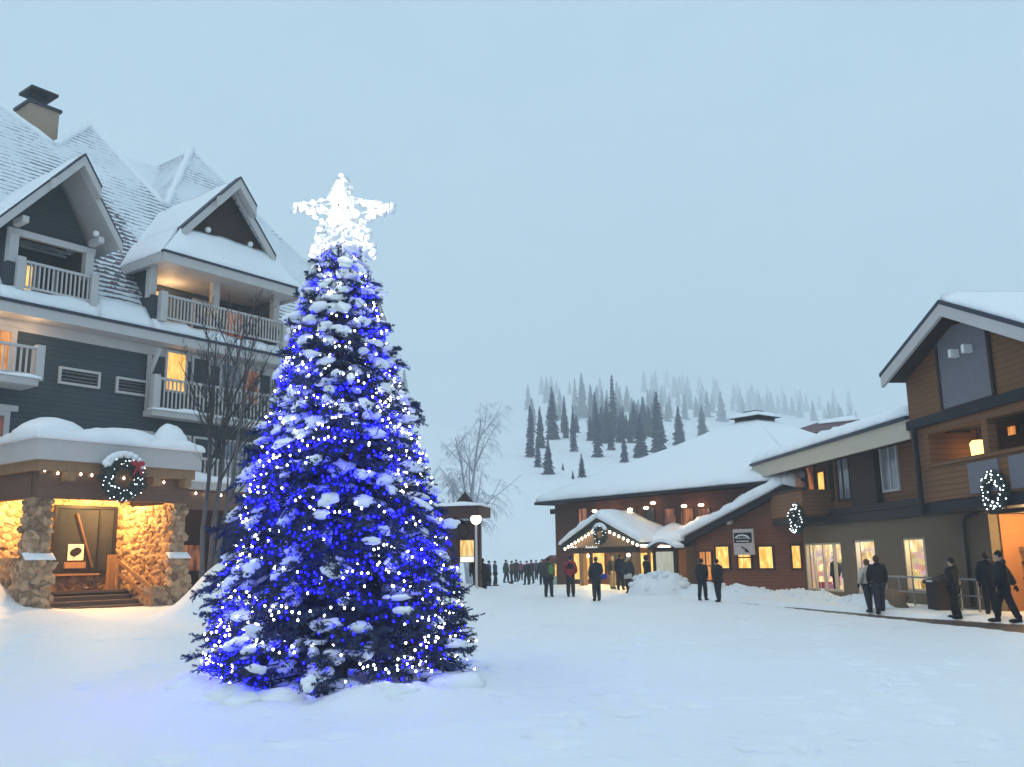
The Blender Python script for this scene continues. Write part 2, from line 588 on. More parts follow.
sun_d = bpy.data.lights.new('sun', 'SUN')
sun_d.energy = .6
sun_d.angle = math.radians(40)
sun_d.color = (1, .92, .84)
sun = bpy.data.objects.new('sun', sun_d)
COL.objects.link(sun)
az = math.radians(SUN_AZ)
sv = Vector((math.sin(az) * math.cos(math.radians(SUN_EL)), math.cos(az) * math.cos(math.radians(SUN_EL)), math.sin(math.radians(SUN_EL))))
sun.rotation_euler = sv.to_track_quat('Z', 'Y').to_euler()

vs = scene.view_settings
vs.view_transform = 'Standard'
vs.look = 'None'
vs.exposure = 0.0
vs.gamma = 1.0
scene.cycles.use_denoising = True
scene.cycles.volume_bounces = 3
scene.cycles.max_bounces = 8
scene.cycles.diffuse_bounces = 3
scene.cycles.sample_clamp_indirect = 6
scene.cycles.use_light_tree = True

HAZE = .0013
hz = bpy.data.materials.new('cold_mist')
hz.use_nodes = True
hn = hz.node_tree
hn.nodes.remove(hn.nodes['Principled BSDF'])
pv = hn.nodes.new('ShaderNodeVolumePrincipled')
pv.inputs['Color'].default_value = (.93, .965, .985, 1)
pv.inputs['Density'].default_value = HAZE
pv.inputs['Anisotropy'].default_value = 0.0
hn.links.new(pv.outputs[0], hn.nodes['Material Output'].inputs['Volume'])
hb = MB().box(-1500, 1700, -80, 2420, -8, 540)
tag(hb.build('haze', hz), 'cold pale blue mist hanging in the valley air', None, None, 'stuff')

point_i = 0


def point(loc, power, col, r=.08, parent=None):
    global point_i
    d = bpy.data.lights.new('lamp_light', 'POINT')
    d.energy = power
    d.color = col
    d.shadow_soft_size = r
    o = bpy.data.objects.new('lamp_light', d)
    COL.objects.link(o)
    o.location = loc
    return o


# ------------------------------------------------------------------ ground
LF, RF, CF = Frame(53.2, 35.5), Frame(-85.55, 16.2), Frame(-52.0, 36.6)


def sstep(x, a, b):
    t = min(1, max(0, (x - a) / (b - a)))
    return t * t * (3 - 2 * t)


def bump2(x, y, cx, cy, a, sx, sy, rot=0.0):
    dx, dy = x - cx, y - cy
    c, s = math.cos(rot), math.sin(rot)
    u, v = dx * c + dy * s, -dx * s + dy * c
    return a * math.exp(-.5 * (u / sx) ** 2 - .5 * (v / sy) ** 2)


PATH = [(7.6, 40.5), (8.95, 35.5), (10.85, 26.8), (12.75, 22.6), (14.1, 17.5), (15.8, 8.0)]
PATHW = [.4, .42, .75, 1.5, 2.0, 2.2]


def path_dist(x, y):
    best = (9e9, 1.0)
    for (a, b), wa, wb in zip(zip(PATH, PATH[1:]), PATHW, PATHW[1:]):
        dx, dy = b[0] - a[0], b[1] - a[1]
        t = min(1, max(0, ((x - a[0]) * dx + (y - a[1]) * dy) / (dx * dx + dy * dy)))
        d = math.hypot(x - a[0] - dx * t, y - a[1] - dy * t)
        best = min(best, (d, wa + (wb - wa) * t))
    return best


HY = [95, 112, 145, 200, 330, 700, 1450, 2300, 3000]
HE = [-1.8 / 95, .045, .085, .115, .135, .16, .185, .2, .208]


def hill_h(x, y):
    if y <= 95: return 0.0
    k = 0
    while k < len(HY) - 2 and y > HY[k + 1]: k += 1
    t = min(1, (y - HY[k]) / (HY[k + 1] - HY[k]))
    sl = lambda i: (HE[min(len(HE) - 1, i + 1)] - HE[max(0, i - 1)]) / (HY[min(len(HY) - 1, i + 1)] - HY[max(0, i - 1)])
    w = HY[k + 1] - HY[k]
    e = (2 * t ** 3 - 3 * t * t + 1) * HE[k] + (t ** 3 - 2 * t * t + t) * w * sl(k) + (-2 * t ** 3 + 3 * t * t) * HE[k + 1] + (t ** 3 - t * t) * w * sl(k + 1)
    e *= 1 - .16 * sstep(x / y, .1, .36)
    return 1.8 * sstep(y, 95, 112) + y * e if y > 112 else max(0, 1.8 + y * e)


STEPS = {}
_sr = random.Random(31)
for trail in ([(-.5, 5.5), (1.8, 14), (3.2, 24), (3.4, 37)], [(4.5, 7), (5.5, 15), (8.2, 26), (9, 34)], [(-10, 22), (-4, 24), (4, 25), (9.5, 24)], [(-7, 9), (-9.5, 18), (-13.5, 26)],
              [(1.5, 6.5), (4.5, 12), (9, 17), (11.5, 21)], [(-5.5, 7.5), (0, 10.5), (7, 13), (11, 15)], [(0, 20), (2.2, 30), (1.6, 42)], [(.5, 17), (6, 21), (7.6, 35)], [(-6.5, 14), (-6, 20), (-1, 27), (2.5, 40)]):
    side_ = 1
    for (ax_, ay_), (bx_, by_) in zip(trail, trail[1:]):
        ln_ = math.hypot(bx_ - ax_, by_ - ay_)
        for q in range(int(ln_ / .62)):
            t_ = (q + _sr.uniform(-.2, .2)) * .62 / ln_
            side_ = -side_
            dx_, dy_ = (bx_ - ax_) / ln_, (by_ - ay_) / ln_
            o_ = side_ * _sr.uniform(.08, .17) + .25 * math.sin(q * .3)
            px_, py_ = ax_ + dx_ * ln_ * t_ - dy_ * o_, ay_ + dy_ * ln_ * t_ + dx_ * o_
            STEPS.setdefault((int(px_ // 1), int(py_ // 1)), []).append((px_, py_, dx_, dy_, _sr.uniform(.05, .11)))


def step_dent(x, y):
    out = 0.0
    cx, cy = int(x // 1), int(y // 1)
    for i in (-1, 0, 1):
        for j in (-1, 0, 1):
            for px_, py_, dx_, dy_, d_ in STEPS.get((cx + i, cy + j), ()):
                u, v = (x - px_) * dx_ + (y - py_) * dy_, -(x - px_) * dy_ + (y - py_) * dx_
                q = (u / .2) ** 2 + (v / .13) ** 2
                if q < 5: out += -d_ * math.exp(-q) + d_ * .35 * math.exp(-(math.sqrt(q) - 1.5) ** 2 * 3)
    return out


def ground_z(x, y):
    z = .05 * noise.noise(Vector((x * .13, y * .13, 1.0))) + .025 * noise.noise(Vector((x * .5, y * .5, 4.0)))
    s = max(0.0, y - 95)
    h = hill_h(x, y)
    if s > 0:
        h += sstep(s, 20, 160) * (7 * noise.noise(Vector((x * .006, y * .006, 2))) + 2.2 * noise.noise(Vector((x * .022, y * .022, 6))))
    z += h
    z += bump2(x, y, -2.9, 35.0, 1.0, 1.9, 3.6, .15) - .42 * sstep(y, 48, 66) * (1 - sstep(y, 86, 96))
    z += bump2(x, y, -9.3, 29.2, 1.35, .85, 1.0) + bump2(x, y, -8.2, 28.8, .75, 1.0, .9)
    z += bump2(x, y, -18.3, 30.2, 1.25, .9, 1.3) + bump2(x, y, -19.5, 29.5, .8, 2.0, 2.0)
    z += .3 * sstep(-(x * .801 - y * .599), 22, 29)                 # the ground rises a little to the lodge
    r = math.hypot(x + 2.61, y - 13.75)
    z += .2 * math.exp(-((r - 2.0) / .55) ** 2) * (1 + .9 * noise.noise(Vector((x * 1.3, y * 1.3, 9))))
    z += .05 * math.exp(-(r / 2.5) ** 2) * noise.noise(Vector((x * 3, y * 3, 9)))
    if 3 < y < 42 and x > 4:
        d, w = path_dist(x, y)
        z -= .17 * (1 - sstep(d, w, w + .3))
    if y < 60:
        k = sstep(y, 2, 9)
        f = noise.noise(Vector((x * 2.4, y * 2.4, 3.0))) * .5 + noise.noise(Vector((x * 5.3, y * 5.3, 8.0))) * .3
        tr = noise.noise(Vector((x * .22, y * .22, 12.0)))
        z += .05 * f * sstep(tr, -.15, .4) * k
        z += step_dent(x, y)
        st = noise.noise(Vector((x * .5 + y * .12, y * 2.6, 21.0)))
        z += .016 * st * sstep(-tr, -.2, .4)
    return z


def axis(stops):
    out = [stops[0][0]]
    for (a, s), (b, s2) in zip(stops, stops[1:]):
        x = a
        while x < b - 1e-6:
            t = (x - a) / (b - a)
            x = min(b, x + s + (s2 - s) * t)
            out.append(x)
    return out


gx = axis([(-1400, 120), (-700, 60), (-110, 14), (-26, .5), (-12, .11), (11, .11), (18, .3), (40, 3), (160, 14), (700, 40), (1550, 120)])
gy = axis([(-300, 60), (-20, 6), (3, .1), (22, .12), (46, .5), (90, 2), (140, 3), (300, 10), (900, 20), (2340, 60)])
vsx = [(x, y, ground_z(x, y)) for y in gy for x in gx]
nx = len(gx)
fsx = [(j * nx + i, j * nx + i + 1, (j + 1) * nx + i + 1, (j + 1) * nx + i) for j in range(len(gy) - 1) for i in range(nx - 1)]
g = MB(); g.sm = True; g.add(vsx, fsx)
tag(g.build('ground', SNOW_GROUND), 'snow covered plaza running up into a ski hill', None, None, 'structure')
print('ground verts', len(vsx))

# trodden walkway along the shops
WALK = plain('wet_trodden_path', (.075, .06, .055), .5, .5, 1.2, .4)
pm = MB()
vv, ff = [], []
pp = []
for k in range(len(PATH) - 1):
    for t in range(6):
        t /= 6
        pp.append((PATH[k][0] + (PATH[k + 1][0] - PATH[k][0]) * t, PATH[k][1] + (PATH[k + 1][1] - PATH[k][1]) * t, PATHW[k] + (PATHW[k + 1] - PATHW[k]) * t))
for k, (x, y, w) in enumerate(pp):
    a, b = pp[max(0, k - 1)], pp[min(len(pp) - 1, k + 1)]
    dx, dy = b[0] - a[0], b[1] - a[1]
    l = math.hypot(dx, dy)
    nxn, nyn = -dy / l, dx / l
    for q in (-1, 1):
        X, Y = x + nxn * q * (w + .1), y + nyn * q * (w + .1)
        vv.append((X, Y, ground_z(x, y) + .03))
for k in range(len(pp) - 1):
    ff.append((2 * k, 2 * k + 1, 2 * k + 3, 2 * k + 2))
pm.add(vv, ff)
tag(pm.build('walkway', WALK), 'dark trodden path in front of the shops', None, None, 'structure')


# ------------------------------------------------------------------ shared pieces
def window(parent, x0, x1, z0, z1, y, pane, frame=None, t=.1, mull=(), trans=(), proud=.07, head=0.0):
    """a framed window standing proud of a wall at local y; the pane is its sub-part"""
    frame = frame or TRIM
    m = MB()
    m.box(x0 - t, x0, y - proud, y + .03, z0 - t, z1 + t)
    m.box(x1, x1 + t, y - proud, y + .03, z0 - t, z1 + t)
    m.box(x0, x1, y - proud, y + .03, z0 - t, z0)
    m.box(x0, x1, y - proud, y + .03, z1, z1 + t)
    if head:
        m.box(x0 - t - head, x1 + t + head, y - proud - .04, y + .03, z1 + t, z1 + t + .22)
    for k in mull:
        x = x0 + (x1 - x0) * k
        m.box(x - .035, x + .035, y - proud + .02, y + .02, z0, z1)
    for k in trans:
        z = z0 + (z1 - z0) * k
        m.box(x0, x1, y - proud + .022, y + .018, z - .03, z + .03)
    w = m.build('window', frame, parent)
    MB().box(x0, x1, y - .025, y + .01, z0, z1).build('pane', pane, w)
    return w


def railing(parent, x0, x1, y, z0, z1, mat=None, posts=True, gap=.17, sides=0.0):
    m = MB()
    w = .06
    m.box(x0, x1, y - .06, y + .06, z1 - .1, z1)
    m.box(x0, x1, y - .04, y + .04, z0 + .1, z0 + .19)
    n = max(2, int((x1 - x0) / gap))
    for i in range(n):
        x = x0 + (i + .5) * (x1 - x0) / n
        m.box(x - w / 2, x + w / 2, y - .025, y + .025, z0 + .19, z1 - .1)
    if sides:
        for x in (x0, x1):
            m.box(x - .05, x + .05, y + .06, y + sides, z1 - .1, z1)
            m.box(x - .04, x + .04, y + .06, y + sides, z0 + .1, z0 + .19)
            for k in range(int(sides / gap)):
                yy = y + .15 + k * gap
                m.box(x - .025, x + .025, yy, yy + w, z0 + .19, z1 - .1)
    r = m.build('railing', mat or TRIM, parent)
    if posts:
        for x in (x0 - .14, x1 + .14):
            MB().box(x - .15, x + .15, y - .15, y + .15, z0 - .05, z1 + .08).build('post', mat or TRIM, parent)
    return r


def wreath(name, label, loc, rz, rad, thick, nb=36, bow=False, snow=False, bulb=None, bulb_r=.022, leaf=(.03, .05, .035)):
    t = thing(name, label, 'wreath', loc, rz, 'lit Christmas wreaths on the buildings')
    m = MB()
    rnd = random.Random(int(rad * 1000) + nb)
    for i in range(int(900 * rad / .6)):
        a = rnd.uniform(0, 2 * PI)
        b = rnd.uniform(0, 2 * PI)
        q = thick * rnd.uniform(.2, .9)
        c = Vector((math.cos(a) * (rad + q * math.cos(b)), q * math.sin(b) * .8, math.sin(a) * (rad + q * math.cos(b))))
        d = Vector((math.cos(a) * math.cos(b), math.sin(b), math.sin(a) * math.cos(b))) + Vector((rnd.uniform(-.6, .6), rnd.uniform(-.6, .6), rnd.uniform(-.6, .6)))
        d.normalize()
        s = d.cross(Vector((rnd.random() - .5, rnd.random() - .5, rnd.random() - .5))).normalized()
        l = thick * rnd.uniform(.4, .75)
        m.add([c - s * l * .22, c + s * l * .22, c + d * l], [(0, 1, 2)])
    pts = [(math.cos(2 * PI * k / 24) * rad, 0, math.sin(2 * PI * k / 24) * rad) for k in range(25)]
    m.tube(pts, thick * .6, 8, False)
    m.build('foliage', WREATH_LEAF, t)
    if snow:
        s = MB(); s.sm = True
        for k in range(9):
            a = PI * (.2 + .6 * k / 8)
            s.ball((math.cos(a) * (rad + thick * .6), -.03, math.sin(a) * (rad + thick * .75)), thick * .75, 10, 6, (1, .8, .8), .3)
        s.build('snow_cap', SNOW, t)
    if bow:
        s = MB(); s.sm = True
        a = PI * .28
        c = Vector((math.cos(a) * rad, -thick, math.sin(a) * rad))
        for q in (-1, 1):
            s.ball(c + Vector((q * .13, 0, .05)), .14, 10, 6, (1, .45, .7))
            s.tube([c, c + Vector((q * .08, -.02, -.2)), c + Vector((q * .15, 0, -.36))], [.05, .045, .03], 6)
        s.ball(c, .07, 8, 6)
        s.build('bow', RIBBON, t)
    proto = None
    for k in range(nb):
        a = 2 * PI * (k + rnd.uniform(-.3, .3)) / nb * 3
        q = thick * rnd.uniform(.2, 1.0)
        b = rnd.uniform(PI * .95, PI * 2.05)
        p = (math.cos(a) * (rad + q * math.cos(b)), -abs(q * math.sin(b)) * 1.05 - .02, math.sin(a) * (rad + q * math.cos(b)))
        if proto is None:
            mb = MB().ball((0, 0, 0), bulb_r, 6, 4)
            proto = mb.build('bulb', bulb or BULB_WREATH, t, p)
        else:
            o = proto.copy(); COL.objects.link(o); o.parent = t; o.location = p
    return t


WREATH_LEAF = plain('wreath_needles', (.035, .05, .045), .8, .5, 9.0)
RIBBON = plain('red_ribbon', (.35, .03, .04), .5, .2)


def light_string(label, pts, group, bulb, r=.05, sag=.06, parent_wire=None, name='light_string', wire_r=.012):
    """bulbs on a sagging wire through world points"""
    t = thing(name, label, 'light string', (0, 0, 0), 0, group)
    t.location = Vector(pts[0])
    o0 = Vector(pts[0])
    path = []
    for a, b in zip(pts, pts[1:]):
        a, b = Vector(a), Vector(b)
        for k in range(3):
            q = a.lerp(b, k / 3)
            q.z -= sag * math.sin(PI * k / 3) * -1 if False else -sag * math.sin(PI * k / 3) * -1 * -1
            path.append(q - o0)
    path.append(Vector(pts[-1]) - o0)
    MB().tube(path, wire_r, 4).build('wire', BLACK, t)
    proto = None
    for p in pts:
        q = Vector(p) - o0 + Vector((0, 0, -r))
        if proto is None:
            m = MB(); m.sm = True
            m.ball((0, 0, 0), r, 8, 6, (.85, .85, 1.15))
            proto = m.build('bulb', bulb, t, q)
        else:
            o = proto.copy(); COL.objects.link(o); o.parent = t; o.location = q
    return t

# ------------------------------------------------------------------ the lodge
lodge = building('lodge', 'large teal sided lodge with steep snowy roofs and white balconies', 'lodge', LF)
L = LF
ZE, SL, YE = 11.6, 1.303, -.9         # the eave and the slope of the great roof


def lp(px, py): return L.pl(px, py, ZE, SL, YE)


def onroof(x, z): return Vector((x, YE + (z - ZE) / SL, z))


w = MB()
w.box(4, 34.0, 0, 15.5, 0, 11.5)
w.build('wall', TEAL, lodge)

# roof: one sheet with three peaks, open where the two dormers stand
XA0, XA1 = 14.85, 18.05      # dormer over the first bay
XB0, XB1 = 20.95, 27.75
pkL, vLA, pkA, vAB, pkB = lp(-70, 55), lp(55, 146), lp(90, 125), lp(166, 207), lp(192, 150)
hB1, hB2 = lp(312, 268), lp(352, 290)
r = MB()
zlo, zhiA, zhiB = 12.25, 14.6, 15.0
xl, xr = 2.0, 34.9
def band(x0, x1, z0, z1):
    r.add([onroof(x0, z0), onroof(x1, z0), onroof(x1, z1), onroof(x0, z1)], [(0, 1, 2, 3)])
band(xl, xr, ZE, zlo)
band(xl, XA0, zlo, 15.0); band(XA0, XA1, zhiA, 15.0); band(XA1, XB0, zlo, 15.0); band(XB1, xr, zlo, 15.0)
top = [onroof(xl, 15.0), onroof(XA0, 15.0), onroof(XA1, 15.0), onroof(XB0, 15.0), onroof(XB1, 15.0), onroof(xr, 15.0), Vector(hB2), Vector(hB1), Vector(pkB), Vector(vAB), Vector(pkA), Vector(vLA), Vector(pkL), onroof(xl, pkL.z - 6)]
r.add(top, [tuple(range(len(top)))])
back = Vector((0, 9, 0))
def slope(a, b, rise=0.0):
    a, b = Vector(a), Vector(b)
    r.add([a, b, b + back * 1.0 + Vector((0, 0, rise)), a + back + Vector((0, 0, rise))], [(0, 1, 2, 3)])
for a, b in ((hB2, hB1), (hB1, pkB), (pkB, vAB), (vAB, pkA), (pkA, vLA), (vLA, pkL)): slope(a, b)
xm = onroof(xr, 15.0)
r.add([onroof(xr, ZE), onroof(xr, ZE) + Vector((0, 16, 0)), Vector(hB2) + back, Vector(hB2)], [(0, 1, 2, 3)])
roof = r.build('roof', SHINGLE, lodge)
# far cross ridge between the peaks
q = L.pl(150, 164, 23.2, 0.0, 0)
xa, za = L.px(136, 163, 13.5); xb, zb = L.px(168, 166, 13.5)
MB().add([(xa - 4, 9.5, za - 5), (xb + 5, 9.5, zb - 5), (xb + 5, 13.5, zb), (xa - 4, 13.5, za), (xb + 5, 17.5, zb - 5), (xa - 4, 17.5, za - 5)], [(0, 1, 2, 3), (3, 2, 4, 5)]).build('cross_roof', SHINGLE_W, lodge)
# ridge caps of snow
m = MB(); m.sm = True
for a, b in ((pkA, vAB), (vAB, pkB), (pkB, hB1), (vLA, pkA), (pkL, vLA), (hB1, hB2)):
    n = 14
    pts = [Vector(a).lerp(Vector(b), k / n) + Vector((0, .1, .05 + .07 * noise.noise(Vector((k * .7, a.x, b.z))))) for k in range(n + 1)]
    m.tube(pts, [.2 + .1 * noise.noise(Vector((k * .9, a.z, 3))) for k in range(n + 1)], 7)
m.build('ridge_snow', SNOW, roof)
# eave: dark drip edge, pale fascia, pale soffit
MB().box(xl, xr, YE - .1, YE + .12, ZE - .02, ZE + .1).build('drip_edge', TRIM_DARK, lodge)
MB().box(xl, xr, YE - .04, YE + .06, ZE - .42, ZE - .02).build('fascia', TRIM, lodge)
MB().box(xl, xr, YE + .06, 0, ZE - .42, ZE - .34).build('soffit', TRIM, lodge)
MB().box(xl, xr - 1.0, -.08, -.002, ZE - .85, ZE - .43).build('frieze_board', TRIM, lodge)
# thicker snow that has slid down to the eave
m = MB()
for i, (x0, x1, z1) in enumerate(((xl, 14.5, 13.0), (14.5, 18.4, 12.2), (18.4, 20.8, 12.6), (20.8, 28.2, 12.1), (28.2, xr, 13.4))):
    m.snow(onroof(x0, ZE + .1), onroof(x1, ZE + .1), onroof(x1, z1), onroof(x0, z1), .26, .3, (1, 0, 1, 0), .7, i * 3.0, 1.1)
m.build('eave_snow', SNOW, roof)

# chimney
x0, z0 = L.px(29, 112, 9.0); x1, z1 = L.px(61, 112, 9.0)
zt = L.px(40, 104, 9.0)[1]
ch = MB().box(x0, x0 + 1.5, 9.0, 10.5, 15, zt - .1).build('chimney', CHIM, lodge)
MB().box(x0 - .1, x0 + 1.6, 8.9, 10.6, zt - .1, zt + .06).build('cap_rim', TRIM_DARK, ch)
m = MB().box(x0 + .4, x0 + 1.0, 9.4, 10.0, zt + .06, zt + .75)
m.box(x0 + .02, x0 + 1.4, 9.02, 10.4, zt + .751, zt + .9)
m.build('flue_hood', BLACK, ch)


# --- dormers
def peak_hood(parent, ap, al, ar, face, reach=.38, out=.42):
    """the little prow that juts from the top of a gable"""
    m, e = MB(), MB()
    f = Vector((0, -out, .03))
    for q in (al, ar):
        b = ap.lerp(q, reach)
        m.prism([ap + f, b + f, b + f + Vector((0, 0, -face)), ap + f + Vector((0, 0, -face))], (0, out - .045, 0))
        e.prism([ap + f + Vector((0, -.03, 0)), b + f + Vector((0, -.03, 0)), b + f + Vector((0, -.03, .1)), ap + f + Vector((0, -.03, .1))], (0, out, 0))
    h = m.build('peak_hood', TRIM, parent)
    e.build('dark_edge', TRIM_DARK, h)


def gable_roof(parent, x0, x1, zeave, xa, za, yf, yb, th=.2, face=.42, zl=None):
    """two slopes, pale rake boards with a dark edge, and snow on top"""
    m = MB()
    ap, al, ar = Vector((xa, yf, za)), Vector((x0, yf, zeave if zl is None else zl)), Vector((x1, yf, zeave))
    dz = Vector((0, 0, -th))
    bk = Vector((0, yb - yf, 0))
    m.prism([al, ap, ap + dz, al + dz], bk)
    m.prism([ap, ar, ar + dz, ap + dz], bk)
    rf = m.build('dormer_roof', TRIM, parent)
    e = MB()
    f = Vector((0, -.05, 0)); up = Vector((0, 0, .1))
    e.prism([al + f, ap + f, ap + f + up, al + f + up], (0, .22, 0))
    e.prism([ap + f, ar + f, ar + f + up, ap + f + up], (0, .22, 0))
    e.build('dark_edge', TRIM_DARK, rf)
    rk = MB()
    g2 = Vector((0, 0, -face)); f = Vector((0, -.04, -.003))
    rk.prism([al + f, ap + f, ap + f + g2, al + f + g2], (0, .12, 0))
    rk.prism([ap + f, ar + f, ar + f + g2, ap + f + g2], (0, .12, 0))
    rk.build('rake_board', TRIM, rf)
    peak_hood(rf, ap, al, ar, face)
    s = MB()
    up = Vector((0, .05, .02))
    s.snow(al + up, ap + up, ap + up + bk, al + up + bk, .16, .3, (1, 0, 0, 1), .6, xa, 1.0)
    s.snow(ap + up, ar + up, ar + up + bk, ap + up + bk, .16, .3, (1, 1, 0, 0), .6, xa + 4, 1.0)
    s.build('dormer_snow', SHINGLE_W if za < 18 else SNOW, rf)
    return rf


# dormer over the first bay
d1 = MB()
d1.box(XA0 + .002, XA1 - .002, 1.75, 1.95, 12.2, 16.2)                 # recessed back wall
d1.box(XA0, XA0 + .12, -.25, 2.6, 12.2, 14.7)
d1.box(XA1 - .12, XA1, -.25, 2.6, 12.2, 14.7)
d1.box(XA0 + .12, XA1 - .12, -.25, 1.75, 12.2, 12.3)
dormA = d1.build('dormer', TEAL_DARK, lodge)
xa, za = L.px(80, 159, -1.35)
x0, zl = L.px(-3, 220, -1.35)
x1, z1 = L.px(122.5, 244, -1.35)
gable_roof(dormA, x0, x1, z1, xa, za, -1.35, 5.0, zl=zl)
MB().add([(14.6, .25, 14.75), (18.3, .25, 14.75), (xa, .25, 17.45)], [(0, 1, 2)]).build('gable_wall', TEAL_DARK, dormA)
MB().box(14.75, 18.2, -.42, -.24, 14.42, 14.68).build('cross_beam', TRIM, dormA)
for x in (14.95, 17.95):
    MB().box(x - .17, x + .17, -.5, -.16, 13.3, 14.42).build('post', TRIM, dormA)
    MB().box(x - .12, x + .12, -1.3, -.5, 14.7, 14.95).build('bracket', TRIM, dormA)
railing(dormA, 15.35, 18.0, -.55, 12.25, 13.45)
MB().box(14.75, 15.1, -.5, .4, 12.2, 13.3).build('side_panel', TEAL_DARK, dormA)
x0, z1 = L.px(40, 262, 1.7); x1, z0 = L.px(62, 290, 1.7)
window(dormA, 15.75, 16.7, 12.35, 14.0, 1.75, LIT_YELLOW, TRIM, .1)
window(dormA, 17.0, 17.6, 12.5, 14.1, 1.75, GLASS, TRIM, .1)
pt = L.world(17.85, -.95, 14.95)
sp = MB(); sp.sm = True
sp.ball((17.75, -1.2, 15.05), .13, 10, 6)
sp.build('flood_lamp', WHITE, dormA)

# wide dormer over the second bay
d2 = MB()
d2.box(XB0 + .002, XB1 - .002, 1.9, 2.1, 12.2, 15.0)
d2.box(XB0, XB0 + .12, -.2, 2.6, 12.2, 14.9)
d2.box(XB1 - .12, XB1, -.2, 2.6, 12.2, 14.9)
d2.box(XB0 + .12, XB1 - .12, -.2, 1.9, 12.18, 12.28)
dormB = d2.build('dormer', TEAL_DARK, lodge)
bx0, bx1, bxa, bza, byf = 20.5, 28.15, 24.34, 19.5, -1.65
zb = 14.95
m = MB()   # roof: two slopes cut by a hip at the front
fl, fr_ = Vector((bx0, byf, zb)), Vector((bx1, byf, zb))
kz = 16.55
k = (kz - zb) / (bza - zb)
gl, gr = Vector((bx0 + (bxa - bx0) * k, -.75, kz)), Vector((bx1 + (bxa - bx1) * k, -.75, kz))
apx = Vector((bxa, -.75, bza))
bk = 6.5
m.add([fl, gl, apx, apx + Vector((0, bk, 0)), fl + Vector((0, bk * .55, 0))], [(0, 1, 2, 3, 4)])
m.add([fr_, gr, apx, apx + Vector((0, bk, 0)), fr_ + Vector((0, bk * .55, 0))], [(4, 3, 2, 1, 0)])
m.add([fl, fr_, gr, gl], [(0, 1, 2, 3)])
rfB = m.build('dormer_roof', SHINGLE_W, dormB)
s = MB()
s.snow(fl + Vector((0, 0, .02)), fr_ + Vector((0, 0, .02)), gr, gl, .22, .25, (1, 1, 0, 1), .6, 3, 1.1)
s.snow(fl + Vector((0, .1, .02)), gl + Vector((0, .2, .02)), gl + Vector((0, 5.5, 0)), fl + Vector((0, 4.5, 0)), .18, .3, (0, 0, 0, 1), .6, 5, 1.1)
s.snow(gl + Vector((0, .1, .03)), apx + Vector((0, .05, .03)), apx + Vector((0, bk, 0)), gl + Vector((0, 5.5, 0)), .14, .3, (1, 0, 0, 0), .6, 8, 1.1)
s.snow(gr + Vector((0, .1, .03)), apx + Vector((0, .05, .03)), apx + Vector((0, bk, 0)), gr + Vector((0, 5.5, 0)), .14, .3, (1, 0, 0, 0), .6, 9, 1.1)
s.build('dormer_snow', SNOW, rfB)
e, rk = MB(), MB()
ov = Vector((0, -.3, 0))
feetl, feetr = gl + Vector((-.1, 0, -.05)), gr + Vector((.1, 0, -.05))
for a, b in ((feetl + ov, apx + ov), (apx + ov, feetr + ov)):
    up = Vector((0, -.03, .1))
    e.prism([a, b, b + Vector((0, 0, .12)), a + Vector((0, 0, .12))], (0, .45, 0))
    rk.prism([a + Vector((0, .02, -.003)), b + Vector((0, .02, -.003)), b + Vector((0, .02, -.48)), a + Vector((0, .02, -.48))], (0, .12, 0))
e.build('dark_edge', TRIM_DARK, rfB)
rk.build('rake_board', TRIM, rfB)
peak_hood(rfB, apx + ov + Vector((0, -.03, .1)), feetl + ov + Vector((0, -.03, .1)), feetr + ov + Vector((0, -.03, .1)), .48)
MB().add([gl + Vector((0, .25, .0)), gr + Vector((0, .25, .0)), apx + Vector((0, .25, -.2))], [(0, 1, 2)]).build('gable_wall', BROWN_DK, rfB)
for x, z in ((bxa - 1.15, 16.9), (bxa + 1.2, 16.85)):
    q = MB(); q.sm = True
    q.ball((x, -.8, z), .14, 10, 6)
    q.build('flood_lamp', WHITE, rfB)
m = MB()
m.box(bx0, bx1, byf - .06, byf + .06, zb - .42, zb - .02)
m.box(bx0 - .04, bx0 + .08, byf + .06, 2.5, zb - .42, zb - .02)
m.box(bx1 - .08, bx1 + .04, byf + .06, 2.5, zb - .42, zb - .02)
m.build('fascia', TRIM, dormB)
MB().box(bx0 - .05, bx1 + .05, byf - .12, byf + .1, zb - .02, zb + .08).build('dark_edge', TRIM_DARK, dormB)
MB().box(bx0 + .08, bx1 - .08, byf + .06, 1.9, zb - .3, zb - .2).build('soffit', TRIM, dormB)
for x in (20.85, 24.05, 27.5):
    MB().box(x - .17, x + .17, -.45, -.12, 13.2, zb - .3).build('post', TRIM, dormB)
railing(dormB, 21.3, 27.6, -.75, 12.2, 13.4)
MB().box(20.72, 21.05, -.6, .6, 12.2, 13.3).build('side_panel', TEAL_DARK, dormB)
x0, z1 = L.px(187, 298, 1.85)
window(dormB, 21.6, 22.5, 12.35, 14.3, 1.9, LIT_YELLOW, BROWN_DK, .1)
window(dormB, 24.4, 25.3, 12.4, 14.3, 1.9, GLASS, TRIM, .1)
window(dormB, 26.2, 27.2, 12.4, 14.3, 1.9, LIT_DIM, BROWN_DK, .1)
lm = MB(); lm.sm = True
lm.ball((22.75, 1.7, 13.75), .14, 10, 6)
lm.build('wall_lamp', LAMP, dormB)
point(L.world(22.6, 1.2, 13.9), 70, (1, .6, .28), .1)

# small dormer at the far end of the roof
e1 = lp(372, 287)
d3 = MB().box(32.6, 34.2, 1.4, 5.5, 14.0, 16.2).build('dormer', TEAL_DARK, lodge)
xz, zz = L.px(382, 258, 1.2)
gable_roof(d3, xz - 1.9, xz + .35, 15.6, xz - .75, 17.6, 1.2, 6.0)

